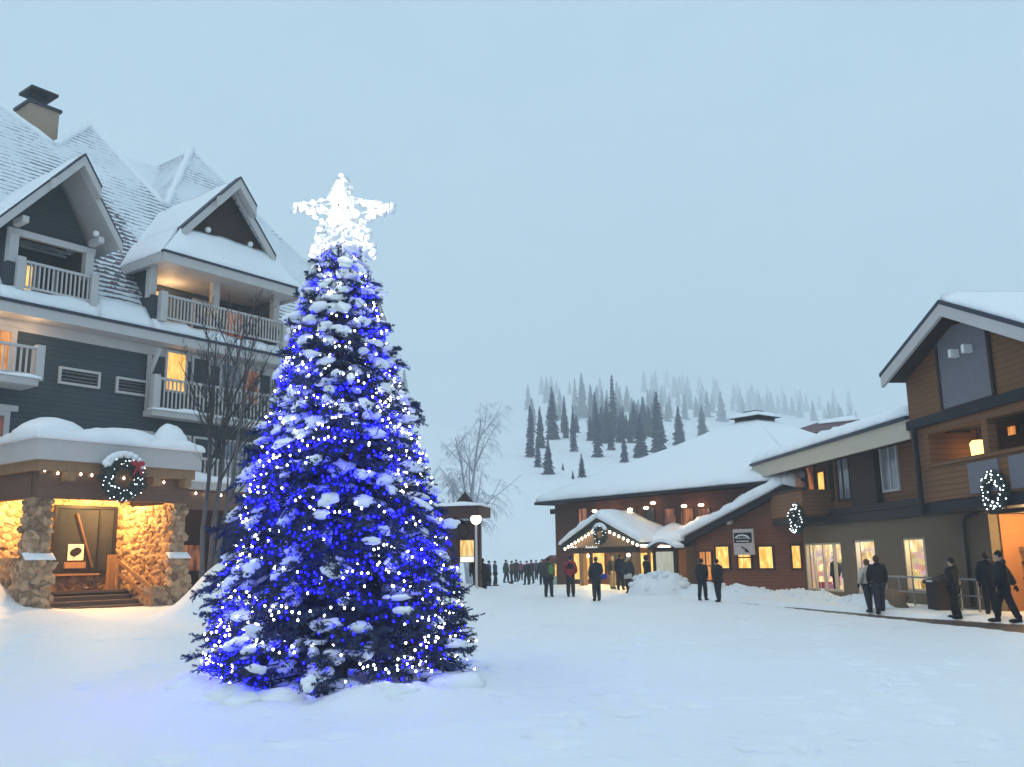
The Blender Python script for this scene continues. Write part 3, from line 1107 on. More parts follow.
# --- walls: openings, balconies, vents
def wpx(a, b, c, d, y=-.02): 
    x0, z1 = L.px(a, b, y); x1, z0 = L.px(c, d, y)
    return x0, x1, z0, z1

for a in ((61, 369, 97, 386), (118, 379, 149, 396)):
    x0, x1, z0, z1 = wpx(*a)
    z0 = z1 - .5
    v = MB()
    t = .1
    v.box(x0 - t, x1 + t, -.1, -.002, z1, z1 + t); v.box(x0 - t, x1 + t, -.1, -.002, z0 - t, z0)
    v.box(x0 - t, x0, -.1, -.002, z0, z1); v.box(x1, x1 + t, -.1, -.002, z0, z1)
    vo = v.build('vent', TRIM, lodge)
    s = MB().box(x0, x1, -.03, -.004, z0, z1)
    s.build('vent_recess', BLACK, vo)
    s = MB()
    for k in range(3):
        z = z0 + .08 + k * .15
        s.add([(x0, -.035, z), (x1, -.035, z), (x1, -.085, z + .05), (x0, -.085, z + .05)], [(0, 1, 2, 3)])
    s.build('louvre', STEEL, vo)

# first bay: balcony under the eave at the frame's edge
bd = MB().box(10.5, 15.9, -1.35, 0, 8.45, 8.72).build('balcony', TRIM, lodge)
railing(bd, 10.8, 15.75, -1.25, 8.72, 9.95, gap=.2)
MB().snow((10.5, -1.45, 8.72), (15.95, -1.45, 8.72), (15.95, -1.1, 8.72), (10.5, -1.1, 8.72), .14, .2, (1, 1, 1, 1), .6, 2).build('ledge_snow', SNOW, bd)
MB().box(10.6, 15.85, -1.36, -1.32, 8.47, 8.7).build('deck_edge', TRIM, bd)
for a, b in ((14.05, 15.35), (11.2, 13.2)):
    window(lodge, a, b, 8.8, 10.65, -.0, LIT_ORANGE, TRIM, .2, (), (), .1, .25)
    window(lodge, a - .3, b, 5.6, 7.4, -.0, LIT_RED, TRIM, .2, (), (), .1, .25)
x0, z0 = L.px(2, 330, -.9)
q = MB(); q.sm = True; q.ball((13.55, -.3, 10.35), .12, 10, 6); q.build('wall_lamp', LAMP, lodge)
point(L.world(13.5, -.75, 10.3), 90, (1, .62, .28), .1)
point(L.world(15.9, -.75, 10.7), 14, (1, .62, .28), .1)

# second bay: wide balcony, wall panel with shade painted in, windows
x0, x1 = L.px(157, 371, -.6)[0], L.px(270, 393, -.6)[0]
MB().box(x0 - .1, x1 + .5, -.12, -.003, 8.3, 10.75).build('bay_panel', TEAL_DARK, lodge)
for x in (x0 - .2, x1 + .35): MB().box(x, x + .2, -.16, -.121, 8.3, 10.75).build('corner_board', TRIM, lodge)
bc = MB().box(x0 - .25, x1 + .35, -.8, -.12, 8.0, 8.25).build('balcony', TRIM, lodge)
railing(bc, x0 + .1, x1, -.6, 8.22, 9.72, gap=.19)
MB().snow((x0 - .3, -.88, 8.25), (x1 + .4, -.88, 8.25), (x1 + .4, -.5, 8.25), (x0 - .3, -.5, 8.25), .12, .2, (1, 1, 1, 1), .6, 4).build('ledge_snow', SNOW, bc)
for (a, b, c, d), pane in (((168, 352, 184, 392), LIT_AMBER), ((194, 358, 207, 396), GLASS), ((222, 364, 239, 402), GLASS_B), ((243, 370, 257, 404), LIT_DIM)):
    xx0, xx1, zz0, zz1 = wpx(a, b, c, d, -.15)
    window(lodge, xx0, xx1, zz0, zz1, -.12, pane, TRIM, .1)
for x in (x0 - .1, x1 + .55):
    MB().beam((x, -.2, 9.9), (x, -.85, 10.9), .16, .16, (1, 0, 0)).build('bracket', TRIM, lodge)

# floor below: windows with white surrounds
x0, x1, z0, z1 = wpx(160, 415, 252, 452)
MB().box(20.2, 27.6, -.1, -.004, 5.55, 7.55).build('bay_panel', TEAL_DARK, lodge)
for (a, b), pane in (((20.45, 21.35), LIT_DIM), ((22.3, 23.2), GLASS_B), ((23.5, 24.4), GLASS), ((25.0, 26.0), GLASS_B), ((26.3, 27.2), GLASS)):
    window(lodge, a, b, 5.8, 7.3, -.1, pane, TRIM, .1)
for (a, b), pane in (((29.5, 31), GLASS_B), ((32, 33.5), LIT_DIM)):
    for z in (5.8, 8.7):
        window(lodge, a, b, z, z + 1.6, 0, pane, TRIM, .12, (.5,))

# arcade along the ground floor
ZA = 4.75
m = MB().box(20.5, 33.5, -3.2, -2.85, 3.95, ZA)
ar = m.build('arcade_beam', BEAM, lodge)
deck = MB().box(20.62, 33.5, -3.35, -.003, ZA + .002, ZA + .3).build('arcade_roof', TRIM, lodge)
MB().snow((20.65, -3.4, ZA + .3), (33.5, -3.4, ZA + .3), (33.5, -.05, ZA + .3), (20.65, -.05, ZA + .3), .32, .3, (1, 1, 0, 1), .5, 6).build('roof_snow', SNOW, deck)
for x in (23.6, 27.2, 30.8):
    MB().box(x - .22, x + .22, -3.2, -2.85, 0, 3.95).build('post', BROWN_DK, lodge)
MB().box(20.6, 33.9, -.06, -.003, .0, 4.6).build('arcade_wall', BROWN_DK, lodge)
window(lodge, 23.2, 24.2, 1.5, 2.6, -.06, LIT_DIM, BROWN_DK, .1)
window(lodge, 25.6, 27.0, 1.0, 3.0, -.06, LIT_DIM, BROWN_DK, .1)
window(lodge, 21.4, 22.4, .9, 3.1, -.06, GLASS, BROWN_DK, .1)
railing(deck, 21.0, 27.5, -3.0, ZA + .3, ZA + 1.35, gap=.2)

# --- the stone porch
yf, yo = -4.4, -5.0
fz0, fz1 = 5.32, 6.02
fl_ = 14.35
pr = MB().box(fl_, 20.62, yo, -.004, fz0, fz1).build('porch_roof', TRIM, lodge)
MB().box(fl_ + .15, 20.45, yo + .15, -.006, 4.97, fz0 - .002).build('porch_ceiling', POSTWOOD, lodge)
s = MB()
s.snow((fl_ - .08, yo - .08, fz1), (20.7, yo - .08, fz1), (20.7, -.05, fz1), (fl_ - .08, -.05, fz1), .42, .2, (1, 1, 0, 1), .45, 2.2, .55)
s.sm = True
rnd = random.Random(3)
for cx, cy, r_, h in ((15.5, -3.4, 1.25, .75), (18.0, -3.6, 1.5, .62), (18.9, -2.6, 1.0, .6), (20.0, -3.7, .75, .95), (20.15, -2.2, .6, .7)):
    s.ball((cx, cy, fz1 + .2), r_, 18, 10, (1, .9, h / r_), .12)
s.build('roof_snow', SNOW, pr)
MB().box(fl_ + .35, 20.4, yf - .12, yf + .28, 4.08, 4.965).build('porch_beam', BEAM, lodge)
MB().box(fl_ + .3, fl_ + .62, yf + .28, -.08, 4.08, 4.965).build('porch_beam', BEAM, lodge)
for x in (15.6, 17.2, 18.8, 20.1):
    MB().box(x - .14, x + .14, yo + .05, yf - .12, 4.66, 4.96).build('rafter_end', POSTWOOD, lodge)
# masonry built from stones over a core
def masonry(name, x0, x1, y0, y1, z0, z1, step=.42, seed=1, parent=lodge, faces='fl'):
    m = MB().box(x0 + .05, x1 - .05, y0 + .05, y1 - .05, z0, z1)
    rr = random.Random(seed)
    m.sm = False

    def put(c, n, a, b):
        dn = rr.uniform(.05, .13)
        tilt = Matrix.Rotation(rr.uniform(-.6, .6), 3, 'Y' if n == 'y' else 'X')
        m.ball(c, 1, 8, 5, (a, dn, b) if n == 'y' else (dn, a, b), .5, tilt, rr.random() * 9)
    def cover(lo, hi, n):
        z = z0 + .1
        k = 0
        while z < z1 - .02:
            x = lo + (.12 if k % 2 else .0) + rr.uniform(0, .12)
            while x < hi:
                a, b = rr.uniform(.1, .24), rr.uniform(.08, .19)
                jx, jz = rr.uniform(-.07, .07), rr.uniform(-.08, .08)
                xx, zz = min(hi - .05, max(lo + .05, x + jx)), min(z1 - .06, max(z0 + .05, z + jz))
                put((xx, y0 + .05, zz) if n == 'y' else (x0 + .05, xx, zz), n, a, b)
                x += a * 1.55
            z += .2
            k += 1
    if 'f' in faces: cover(x0, x1, 'y')
    if 'l' in faces: cover(y0, y1, 'x')
    return m.build(name, STONE, parent)

def pier(x0, x1, y0, y1, seed):
    p = masonry('stone_pier', x0, x1, y0, y1, .0, 4.1, seed=seed)
    masonry('pier_base', x0 - .14, x1 + .12, y0 - .16, y1 + .1, -.2, 2.0, seed=seed + 5, parent=p)
    q = MB(); q.snow((x0 - .2, y0 - .24, 2.0), (x1 + .1, y0 - .24, 2.0), (x1 + .1, y0 + .03, 2.2), (x0 - .2, y0 + .03, 2.2), .09, .08, (1, 1, 1, 1), .4, seed)
    q.build('pier_snow', SNOW, p)
    return p
pier(14.62, 15.34, yf, yf + .75, 11)
pier(19.88, 20.5, yf, yf + .75, 21)
masonry('stone_wall', 14.3, 20.5, -.3, -.01, .0, 4.95, seed=31, faces='f')                    # back of the porch
masonry('stone_wall', 19.92, 20.42, yf + .75, -.3, .0, 4.06, seed=41, faces='l')               # its far side
masonry('stone_wall', 14.72, 15.1, yf + .75, -.3, .0, 2.1, seed=51, faces='l')                 # low wall on the near side
MB().box(14.9, 19.95, -3.3, -.33, .0, .86).build('porch_floor', BROWN_DK, lodge)
st = MB()
for k in range(4):
    st.box(15.2, 18.75 + .12 * k, -3.3 - .36 * (k + 1), -3.3 - .36 * k, -.1, .86 - .17 * (k + 1))
    st.box(15.2, 18.75 + .12 * k, -3.34 - .36 * (k + 1), -3.3 - .36 * k, .86 - .17 * (k + 1), .86 - .17 * (k + 1) + .05)
st.box(15.2, 18.75, -3.36, -3.3, .82, .912)
st.build('stairs', wood('worn_stair_wood', (.17, .1, .06), .7, (.6, 8, 8)), lodge)
masonry('stair_wall', 18.95, 19.9, -4.55, -3.2, -.2, 1.0, seed=61)
hr = MB()
hr.beam((18.85, -2.6, 1.95), (18.85, -4.95, .95), .1, .13)
hr.beam((18.85, -2.6, 1.5), (18.85, -4.95, .5), .08, .11)
hr.box(18.79, 18.91, -2.72, -2.58, .8, 2.0)
hr.box(18.79, 18.91, -5.0, -4.88, .1, 1.0)
hr.build('handrail', POSTWOOD, lodge)
# dark window at the back of the porch
x0, x1, z0, z1 = 17.45, 19.75, 1.62, 4.0
wd = window(lodge, x0, x1, z0, z1, -.42, GLASS, BLACK, .12, (.74,), (), .1)
MB().box(x0 - .12, x1 - .5, -.56, -.42, z0 - .2, z0 - .121).build('sill', POSTWOOD, wd)
MB().beam((x0 + .75, -.46, z1 - .2), (x0 + 1.5, -.46, z0 + .1), .05, .22, (0, 1, 0)).build('brace', BEAM, wd)
# far post inside the porch, with a notice shelf
MB().box(19.3, 19.55, -1.2, -.95, .86, 2.2).build('porch_post', POSTWOOD, lodge)
# lamps
for x, y, z, pw in ((19.0, -1.9, 4.75, 1000), (15.7, -1.6, 4.7, 800)):
    m = MB(); m.sm = True
    m.ball((x, y, z), .16, 12, 8)
    c = m.build('ceiling_lamp', LAMP, lodge)
    MB().box(x - .08, x + .08, y - .08, y + .08, z + .14, 4.975).build('lamp_stem', BLACK, c)
    point(L.world(x, y, z - .3), pw, (1, .56, .17), .15)

# things on the porch
pst = thing('poster', 'small white notice with a rounded dark shape at the dark porch window', 'poster', L.world(17.95, -.5, 2.0), L.ang)
MB().box(0, .62, 0, .03, .0, .62).build('sheet', WHITE, pst)
m = MB()
lf = [(.3 + .2 * math.cos(q) * (1 + .12 * math.cos(2 * q)) + .07 * math.sin(q), -.012, .33 + .17 * math.sin(q)) for q in [2 * PI * k / 18 for k in range(18)]]
m.prism(lf, (0, .01, 0))
m.beam((.3, -.007, .2), (.2, -.007, .07), .01, .035, (0, 1, 0))
m.build('dark_mark', BLACK, pst)
MB().box(-.1, .72, -.02, .05, -.3, -.06).build('lower_board', POSTWOOD, pst)

wx, wz = L.px(123, 478, -5.25)
wreath('wreath', 'large wreath with red bow and snow cap hung on the stone porch roof edge', L.world(wx, -5.25, wz), L.ang, .62, .26, 80, True, True, bulb_r=.017)

pts = [(45, 469), (58, 472), (81, 473), (92, 474), (113, 476), (124, 477), (135, 478), (153, 479), (164, 481)]
light_string('string of white bulbs along the wooden beam of the stone porch', [L.world(L.px(a, b, -4.62)[0], -4.62, L.px(a, b, -4.62)[1]) for a, b in pts], 'strings of white bulbs on the lodge', BULB_WARM, .045)
pts = [(181, 491), (196, 492), (206, 493), (221, 494), (231, 495), (243, 496), (258, 498)]
light_string('string of white bulbs along the arcade beam behind the bare tree', [L.world(L.px(a, b, -3.3)[0], -3.3, L.px(a, b, -3.3)[1]) for a, b in pts], 'strings of white bulbs on the lodge', BULB_WARM, .05)

# decorated shrub in the arcade
xs, zs = L.px(238, 535, -1.6)
sh = thing('decorated_shrub', 'small green shrub with white and blue lights under the arcade', 'shrub', L.world(xs, -1.6, 0.2), L.ang)
m = MB(); rr = random.Random(5)
for i in range(900):
    z = rr.uniform(.1, 2.9)
    rad = .95 * (1 - z / 3.3) * rr.uniform(.5, 1.05) + .1
    a = rr.uniform(0, 2 * PI)
    c = Vector((math.cos(a) * rad, math.sin(a) * rad, z))
    d = (Vector((math.cos(a), math.sin(a), .3)) + Vector((rr.uniform(-.5, .5),) * 3)).normalized()
    sd = d.cross(Vector((rr.random(), rr.random(), rr.random()))).normalized()
    m.add([c - sd * .05, c + sd * .05, c + d * .25], [(0, 1, 2)])
m.tube([(0, 0, -.2), (0, 0, 2.6)], [.07, .02], 6)
m.build('foliage', plain('shrub_needles', (.03, .06, .035), .8, .4, 6), sh)
for k in range(22):
    z = rr.uniform(.3, 2.6); rad = .95 * (1 - z / 3.3) + .12; a = rr.uniform(PI * .9, PI * 2.1)
    MB().ball((math.cos(a) * rad, math.sin(a) * rad, z), .04, 6, 4).build('bulb', (BULB_W, BULB_B, BULB_WARM)[k % 3], sh)

# ------------------------------------------------------------------ the dark red hall across the plaza
K = CF
hall = building('hall', 'dark red timber hall with a wide snow covered hip roof and gabled entrance', 'hall', CF)
hx0, hx1, hy1 = -42.75, -25.2, 17.6
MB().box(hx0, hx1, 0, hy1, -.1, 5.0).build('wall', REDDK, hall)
ov = .85
ex0, ex1, ey0, ey1, ez = hx0 - ov, hx1 + ov, -ov, hy1 + ov, 5.1
apz = 9.75
ax, ay = (hx0 + hx1) / 2, hy1 / 2
a_, b_, c_, d_ = Vector((ex0, ey0, ez)), Vector((ex1, ey0, ez)), Vector((ex1, ey1, ez)), Vector((ex0, ey1, ez))
p_ = Vector((ax, ay, apz))
m = MB().add([a_, b_, c_, d_, p_], [(3, 2, 1, 0), (0, 1, 4), (1, 2, 4), (2, 3, 4), (3, 0, 4)])
hr_ = m.build('roof', REDDK, hall)
m = MB()
m.box(ex0, ex1, ey0 - .06, ey0 + .02, ez - .1, ez + .06); m.box(ex0 - .06, ex0, ey0 - .06, ey1 + .06, ez - .1, ez + .06)
m.box(ex1, ex1 + .06, ey0 - .06, ey1 + .06, ez - .1, ez + .06)
m.build('eave_edge', DARKTRIM, hr_)
s = MB()
up = Vector((0, 0, .06))
for k, (q0, q1) in enumerate(((a_, b_), (b_, c_), (c_, d_), (d_, a_))):
    s.snow(q0 + up, q1 + up, p_ + up, p_ + up, .34, .55, (1, 0, 0, 0), .18, 4.0, .5)
s.build('roof_snow', SNOW, hr_)
m = MB()
m.box(ax - .85, ax + .85, ay - .85, ay + .85, 9.2, 9.9)
cu = m.build('cupola', BROWN_DK, hr_)
m = MB().add([(ax - 1.1, ay - 1.1, 9.95), (ax + 1.1, ay - 1.1, 9.95), (ax + 1.1, ay + 1.1, 9.95), (ax - 1.1, ay + 1.1, 9.95), (ax - .4, ay - .4, 10.4), (ax + .4, ay - .4, 10.4), (ax + .4, ay + .4, 10.4), (ax - .4, ay + .4, 10.4)],
             [(3, 2, 1, 0), (4, 5, 6, 7), (0, 1, 5, 4), (1, 2, 6, 5), (2, 3, 7, 6), (3, 0, 4, 7)])
m.build('cupola', BROWN_DK, hr_)
s = MB()
for q0, q1 in (((ax - 1.15, ay - 1.15), (ax + 1.15, ay - 1.15)), ((ax + 1.15, ay - 1.15), (ax + 1.15, ay + 1.15)), ((ax - 1.15, ay + 1.15), (ax - 1.15, ay - 1.15)), ((ax + 1.15, ay + 1.15), (ax - 1.15, ay + 1.15))):
    i0 = Vector((ax + (q0[0] - ax) * .42, ay + (q0[1] - ay) * .42, 10.24)); i1 = Vector((ax + (q1[0] - ax) * .42, ay + (q1[1] - ay) * .42, 10.24))
    s.snow((*q0, 9.96), (*q1, 9.96), i1, i0, .14, .3, (1, 0, 1, 0), .3, 2)
s.build('cupola_snow', SNOW, cu)
# rafter ends on the visible corner
m = MB()
for k in range(5):
    MB().box(ex0 + .25, ex0 + 1.1, .1 + k * 2.5, .3 + k * 2.5, 4.45, 4.75).build('rafter_end', BROWN_DK, hall)
# windows upstairs under soffit lamps
for px_, w_, mt in ((583, 9, LIT_DIM), (632, 8, GLASS), (650, 9, GLASS), (670, 12, LIT_DIM), (687, 13, LIT_DIM), (704, 12, LIT_RED)):
    x0, z1 = K.px(px_ - w_ / 2, 509, -.05); x1, z0 = K.px(px_ + w_ / 2, 525, -.05)
    window(hall, x0, x1, z1 - 1.0, z1, -.01, mt, BROWN_DK, .07, (), (), .06)
for a, b in ((594.5, 511), (630, 509.5), (646, 508), (653, 503), (684, 506), (701, 505), (613, 511)):
    x, z = K.px(a, b, -.35)
    q = MB(); q.sm = True
    q.ball((x, -.35, z), .15, 10, 6, (1, 1, .55))
    q.build('soffit_lamp', LAMP, hall)
for a, b in ((602, 508), (690, 506)):
    x, z = K.px(a, b, -.8)
    point(K.world(x, -.9, z - .2), 25, (1, .6, .3), .1)

# gabled entrance
pyf = -2.7
pl, pr_, pa, pze, pza = -39.1, -32.95, -36.05, 2.45, 3.85
ent = MB()
ap, al, arr = Vector((pa, pyf, pza)), Vector((pl, pyf, pze)), Vector((pr_, pyf, pze))
bk = Vector((0, 2.65, 0)); dz = Vector((0, 0, -.16))
ent.prism([al, ap, ap + dz, al + dz], bk)
ent.prism([ap, arr, arr + dz, ap + dz], bk)
er = ent.build('entrance_roof', GREEN_TRIM, hall)
rk = MB()
for q0, q1 in ((al, ap), (ap, arr)):
    rk.prism([q0 + Vector((0, -.05, .03)), q1 + Vector((0, -.05, .03)), q1 + Vector((0, -.05, -.3)), q0 + Vector((0, -.05, -.3))], (0, .1, 0))
rk.box(pr_ - .02, pr_ + .1, pyf - .05, -.01, pze - .26, pze + .02)
rk.build('rake_board', GREEN_TRIM, er)
gb = MB().prism([(pl + .5, pyf + .12, 2.3), (pr_ - .5, pyf + .12, 2.3), (pr_ - .5, pyf + .12, 2.5), (pa, pyf + .12, pza - .2), (pl + .5, pyf + .12, 2.5)], (0, .08, 0))
gb.build('gable_wall', POSTWOOD, hall)
MB().box(pl + .35, pr_ - .35, pyf + .1, pyf + .32, 1.98, 2.3).build('entrance_beam', BROWN_DK, hall)
s = MB()
s.snow(al + Vector((-.1, -.15, .03)), ap + Vector((0, -.15, .03)), ap + Vector((0, 2.7, .03)), al + Vector((-.1, 2.7, .03)), .42, .22, (1, 0, 0, 1), .25, 1, .7)
s.snow(ap + Vector((0, -.15, .03)), arr + Vector((.12, -.15, .03)), arr + Vector((.12, 2.7, .03)), ap + Vector((0, 2.7, .03)), .42, .22, (1, 1, 0, 0), .25, 1, .7)
s.snow((pr_ - .1, -1.9, pze - .02), (pr_ + 1.75, -1.6, pze + .02), (pr_ + 1.75, 0, pze + .25), (pr_ - .1, 0, pze + .7), .4, .22, (1, 1, 0, 0), .25, 5, .7)
s.build('entrance_snow', SNOW, er)
MB().prism([(pr_ + .1, -1.85, pze - .06), (pr_ + 1.7, -1.55, pze - .06), (pr_ + 1.7, -.01, pze - .06), (pr_ + .1, -.01, pze - .06)], (0, 0, -.2)).build('side_roof', GREEN_TRIM, hall)
for px_ in (583.5, 637):
    x, _ = K.px(px_, 575, pyf + .2)
    po = MB().box(x - .16, x + .16, pyf + .05, pyf + .37, -.1, 1.98).build('post', POSTWOOD, hall)
# entrance wall: doors and lit windows
for (a, c), mt, z0, z1 in (((586, 590), LIT_AMBER, .5, 2.0), ((593, 605), LIT_YELLOW, .75, 2.02), ((612, 622), GLASS, .1, 1.9), ((640, 648), LIT_YELLOW, .7, 1.95), ((651, 659), LIT_YELLOW, .7, 1.95), ((625, 632), GLASS, .1, 1.9), ((574, 581), LIT_AMBER, .5, 2.0)):
    x0, _ = K.px(a, 570, -.06); x1, _ = K.px(c, 570, -.06)
    window(hall, x0, x1, z0, z1, -.01, mt, BROWN_DK, .09, (), (), .08)
for x in (-37.6, -34.2):
    point(K.world(x, pyf + 1.0, 1.6), 260, (1, .66, .22), .1)
for px_ in (588, 629):
    x, _ = K.px(px_, 552, pyf + .8)
    q = MB(); q.sm = True; q.ball((x, pyf + .75, 1.85), .1, 8, 6); q.build('entrance_lamp', LAMP, hall)
# white lettering strokes on the entrance beam
m = MB(); rr = random.Random(8)
for x0p, x1p, n in ((564, 577, 6), (585.5, 597.5, 6)):
    xa, za = K.px(x0p, 547.8, pyf + .08); xb, zb_ = K.px(x1p, 548.2, pyf + .08)
    for k in range(n):
        x = xa + (xb - xa) * (k + .5) / n
        hh = .14 if k in (0, 3) else .09
        dx = .05
        pts_ = [(x - dx, pyf + .085, za - .03), (x - dx * .3, pyf + .085, za - .03 + hh), (x + dx * .6, pyf + .085, za + .0), (x + dx * 1.3, pyf + .085, za + .01)]
        m.tube(pts_, .022, 4)
m.build('lettering', glow('sign_letters', (.9, .88, .85), .55), hall)

# lower gabled wing
wyf = -1.25
wl, wze = K.px(675, 543, wyf)
wa, wza = K.px(785, 485, wyf)
wr = K.px(798, 520, wyf)[0]
wrz = wza - (wr - wa) * (wza - wze) / (wa - wl)
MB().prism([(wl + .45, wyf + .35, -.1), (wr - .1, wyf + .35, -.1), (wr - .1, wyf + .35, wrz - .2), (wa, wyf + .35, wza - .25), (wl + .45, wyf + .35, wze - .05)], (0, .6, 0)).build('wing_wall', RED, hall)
xdk = K.px(697, 570, wyf + .33)[0]
MB().prism([(wl + .43, wyf + .30, -.1), (xdk, wyf + .30, -.1), (xdk, wyf + .30, wze + .42), (wl + .43, wyf + .30, wze - .07)], (0, .046, 0)).build('painted_eave_shade', BROWN_DK, hall)  # dark sheet painting the eave's shadow onto the wing wall
ap, al, arr = Vector((wa, wyf, wza)), Vector((wl, wyf, wze)), Vector((wr, wyf, wrz))
bk = Vector((0, 1.9, 0))
m = MB()
m.prism([al, ap, ap + dz, al + dz], bk); m.prism([ap, arr, arr + dz, ap + dz], bk)
wrf = m.build('wing_roof', DARKTRIM, hall)
rk = MB()
for q0, q1 in ((al, ap), (ap, arr)):
    rk.prism([q0 + Vector((0, -.05, .03)), q1 + Vector((0, -.05, .03)), q1 + Vector((0, -.05, -.3)), q0 + Vector((0, -.05, -.3))], (0, .1, 0))
rk.build('rake_board', DARKTRIM, wrf)
s = MB()
s.snow(al + Vector((-.15, -.2, .03)), ap + Vector((0, -.2, .03)), ap + bk + Vector((0, 0, .03)), al + bk + Vector((-.15, 0, .03)), .6, .25, (1, 0, 0, 1), .2, 3, .6)
s.snow(ap + Vector((0, -.2, .03)), arr + Vector((.15, -.2, .03)), arr + bk + Vector((.15, 0, .03)), ap + bk + Vector((0, 0, .03)), .6, .25, (1, 1, 0, 0), .2, 3, .6)
s.build('wing_snow', SNOW, wrf)
yw = wyf + .33
for (a, b, c, d), mt in (((700, 552, 713, 580), LIT_ORANGE), ((716, 547, 730, 568), LIT_YELLOW), ((738, 547, 752, 568), LIT_YELLOW), ((759, 547, 774, 568), LIT_YELLOW), ((792, 546, 802, 568), LIT_AMBER)):
    x0, z1 = K.px(a, b, yw); x1, z0 = K.px(c, d, yw)
    window(hall, x0, x1, z0, z1, yw, mt, BROWN_DK, .08, (.5,) if a == 700 else (), (.5,) if a in (738, 700) else (), .07)
MB().box(K.px(700, 560, yw)[0], K.px(713, 560, yw)[0], yw - .3, yw, -.1, .35).build('doorstep', BROWN_DK, hall)
x, z = K.px(731, 522, yw)
q = MB(); q.box(x - .1, x + .1, yw - .2, yw, z - .12, z + .12); q.build('wall_lamp', WHITE, hall)

# hanging sign: dark plate with a pale arch of writing above a pale plate with a dark arrow
x, z = K.px(743, 529, yw - .6)
sg = thing('hanging_sign', 'pale hanging sign with dark plate and arrow above the lit windows', 'sign', K.world(x, yw - .6, z), K.ang)
w_ = .58
MB().box(-w_, w_, -.04, .04, -1.2, 0).build('board', plain('sign_board', (.5, .43, .4), .6, .08), sg)
MB().box(-w_ + .06, w_ - .08, -.06, -.041, -.64, -.17).build('plate', BLACK, sg)
m = MB()
m.tube([(-w_ + .14, -.07, -.4), (-.25, -.07, -.3), (0, -.07, -.28), (.25, -.07, -.33), (.4, -.07, -.46)], [.03, .035, .03, .035, .03], 5)
for k in range(6):
    xk = -.36 + k * .13
    m.tube([(xk, -.07, -.45), (xk + .03, -.07, -.36), (xk + .07, -.07, -.45)], .016, 4)
m.tube([(-.38, -.07, -.56), (.34, -.07, -.57)], .018, 4)
m.build('lettering', WHITE, sg)
m = MB()
m.beam((-.12, -.055, -.82), (.2, -.055, -1.0), .04, .06, (0, 1, 0))
m.prism([(.14, -.06, -.9), (.34, -.06, -1.1), (.06, -.06, -1.06)], (0, .02, 0))
m.build('arrow', BLACK, sg)
MB().box(-.04, .04, -.03, .7, .0, .07).build('bracket', BLACK, sg)

# map board by the entrance
x, z = K.px(667, 562, -2.9)
mbd = thing('map_board', 'pale lit notice board under a small curved snowy roof beside the hall entrance', 'notice board', K.world(x, -3.0, 0), K.ang)
for q in (-.72, .72):
    MB().box(q - .07, q + .07, -.07, .07, -.1, 2.2).build('post', BROWN_DK, mbd)
MB().box(-.65, .65, -.05, .05, .72, 2.2).build('frame', BROWN_DK, mbd)
MB().box(-.56, .56, -.07, -.051, .8, 1.98).build('sheet', lit('map_sheet', (.62, .66, .5), (.8, .82, .7), .62, 2.2), mbd)
m = MB(); tp = []
for k in range(9):
    t = k / 8
    tp.append((-.95 + 1.9 * t, -.3, 2.15 + .3 * math.sin(PI * t)))
m.prism(tp + [(p[0], p[1], p[2] - .08) for p in reversed(tp)], (0, .6, 0))
rf_ = m.build('roof', BROWN_DK, mbd)
m = MB()
m.prism([(p[0], p[1] - .02, p[2] + .14) for p in tp] + [(p[0], p[1] - .02, p[2] + .004) for p in reversed(tp)], (0, .64, 0))
m.build('roof_snow', SNOW, rf_)

# lights along the entrance gable
def rake_pts(px0, py0, px1, py1, n):
    return [K.world(*(lambda q: (q[0], pyf - .12, q[1]))(K.px(px0 + (px1 - px0) * k / (n - 1), py0 + (py1 - py0) * k / (n - 1), pyf - .12))) for k in range(n)]
GL = 'strings of white bulbs on the hall entrance'
light_string('string of white bulbs up the sloping edge of the hall entrance before its wreath', rake_pts(565, 547.5, 592, 531, 9), GL, BULB_WARM, .07)
light_string('string of white bulbs down the sloping edge between hall wreath and map board', rake_pts(605, 528.5, 637, 543.5, 8), GL, BULB_WARM, .07)
light_string('straight string of white bulbs under the flat snowy side roof of the hall entrance', rake_pts(641, 544.5, 671, 545.5, 16), GL, BULB_WARM, .06)
x, z = K.px(600, 534.5, pyf - .3)
wreath('wreath', 'dark wreath with snow on top in the gable of the hall entrance', K.world(x, pyf - .3, z), K.ang, .4, .17, 16, False, True, bulb_r=.016)

# hut beyond the hall's corner and a lodge behind its roof
hut = thing('hut', 'tiny red roofed hut beyond the corner of the dark red hall', 'hut', at(552, 585, 66) * 1, -.6)
hut.location.z = 0
MB().box(-.7, 1.0, 0, 2, -.5, 1.4).build('wall', plain('pale_green_boards', (.4, .5, .42), .7, .1), hut)
m = MB().prism([(-1.0, -.4, 1.35), (.15, -.4, 1.95), (1.3, -.4, 1.35)], (0, 2.8, 0))
m.build('roof', plain('red_metal_roof', (.16, .04, .04), .6, .15), hut)
MB().box(-.5, .5, -.03, -.002, .5, 1.3).build('window', LIT_YELLOW, hut)
bh = thing('chalet', 'dark chalet roof showing between the hall roof and the shop eaves', 'chalet', at(826, 560, 72), math.radians(-52))
bh.location.z = 0
MB().box(-3.5, 3.5, 0, 6, -.1, 11.2).build('wall', BROWN_DK, bh)
m = MB().add([(-4.2, -.7, 11.2), (4.2, -.7, 11.2), (4.2, 6.7, 11.2), (-4.2, 6.7, 11.2), (-1.5, 3, 12.6), (1.5, 3, 12.6)], [(3, 2, 1, 0), (0, 1, 5, 4), (1, 2, 5), (2, 3, 4, 5), (3, 0, 4)])
rf_ = m.build('roof', plain('dark_red_roof', (.12, .05, .055), .6, .3), bh)
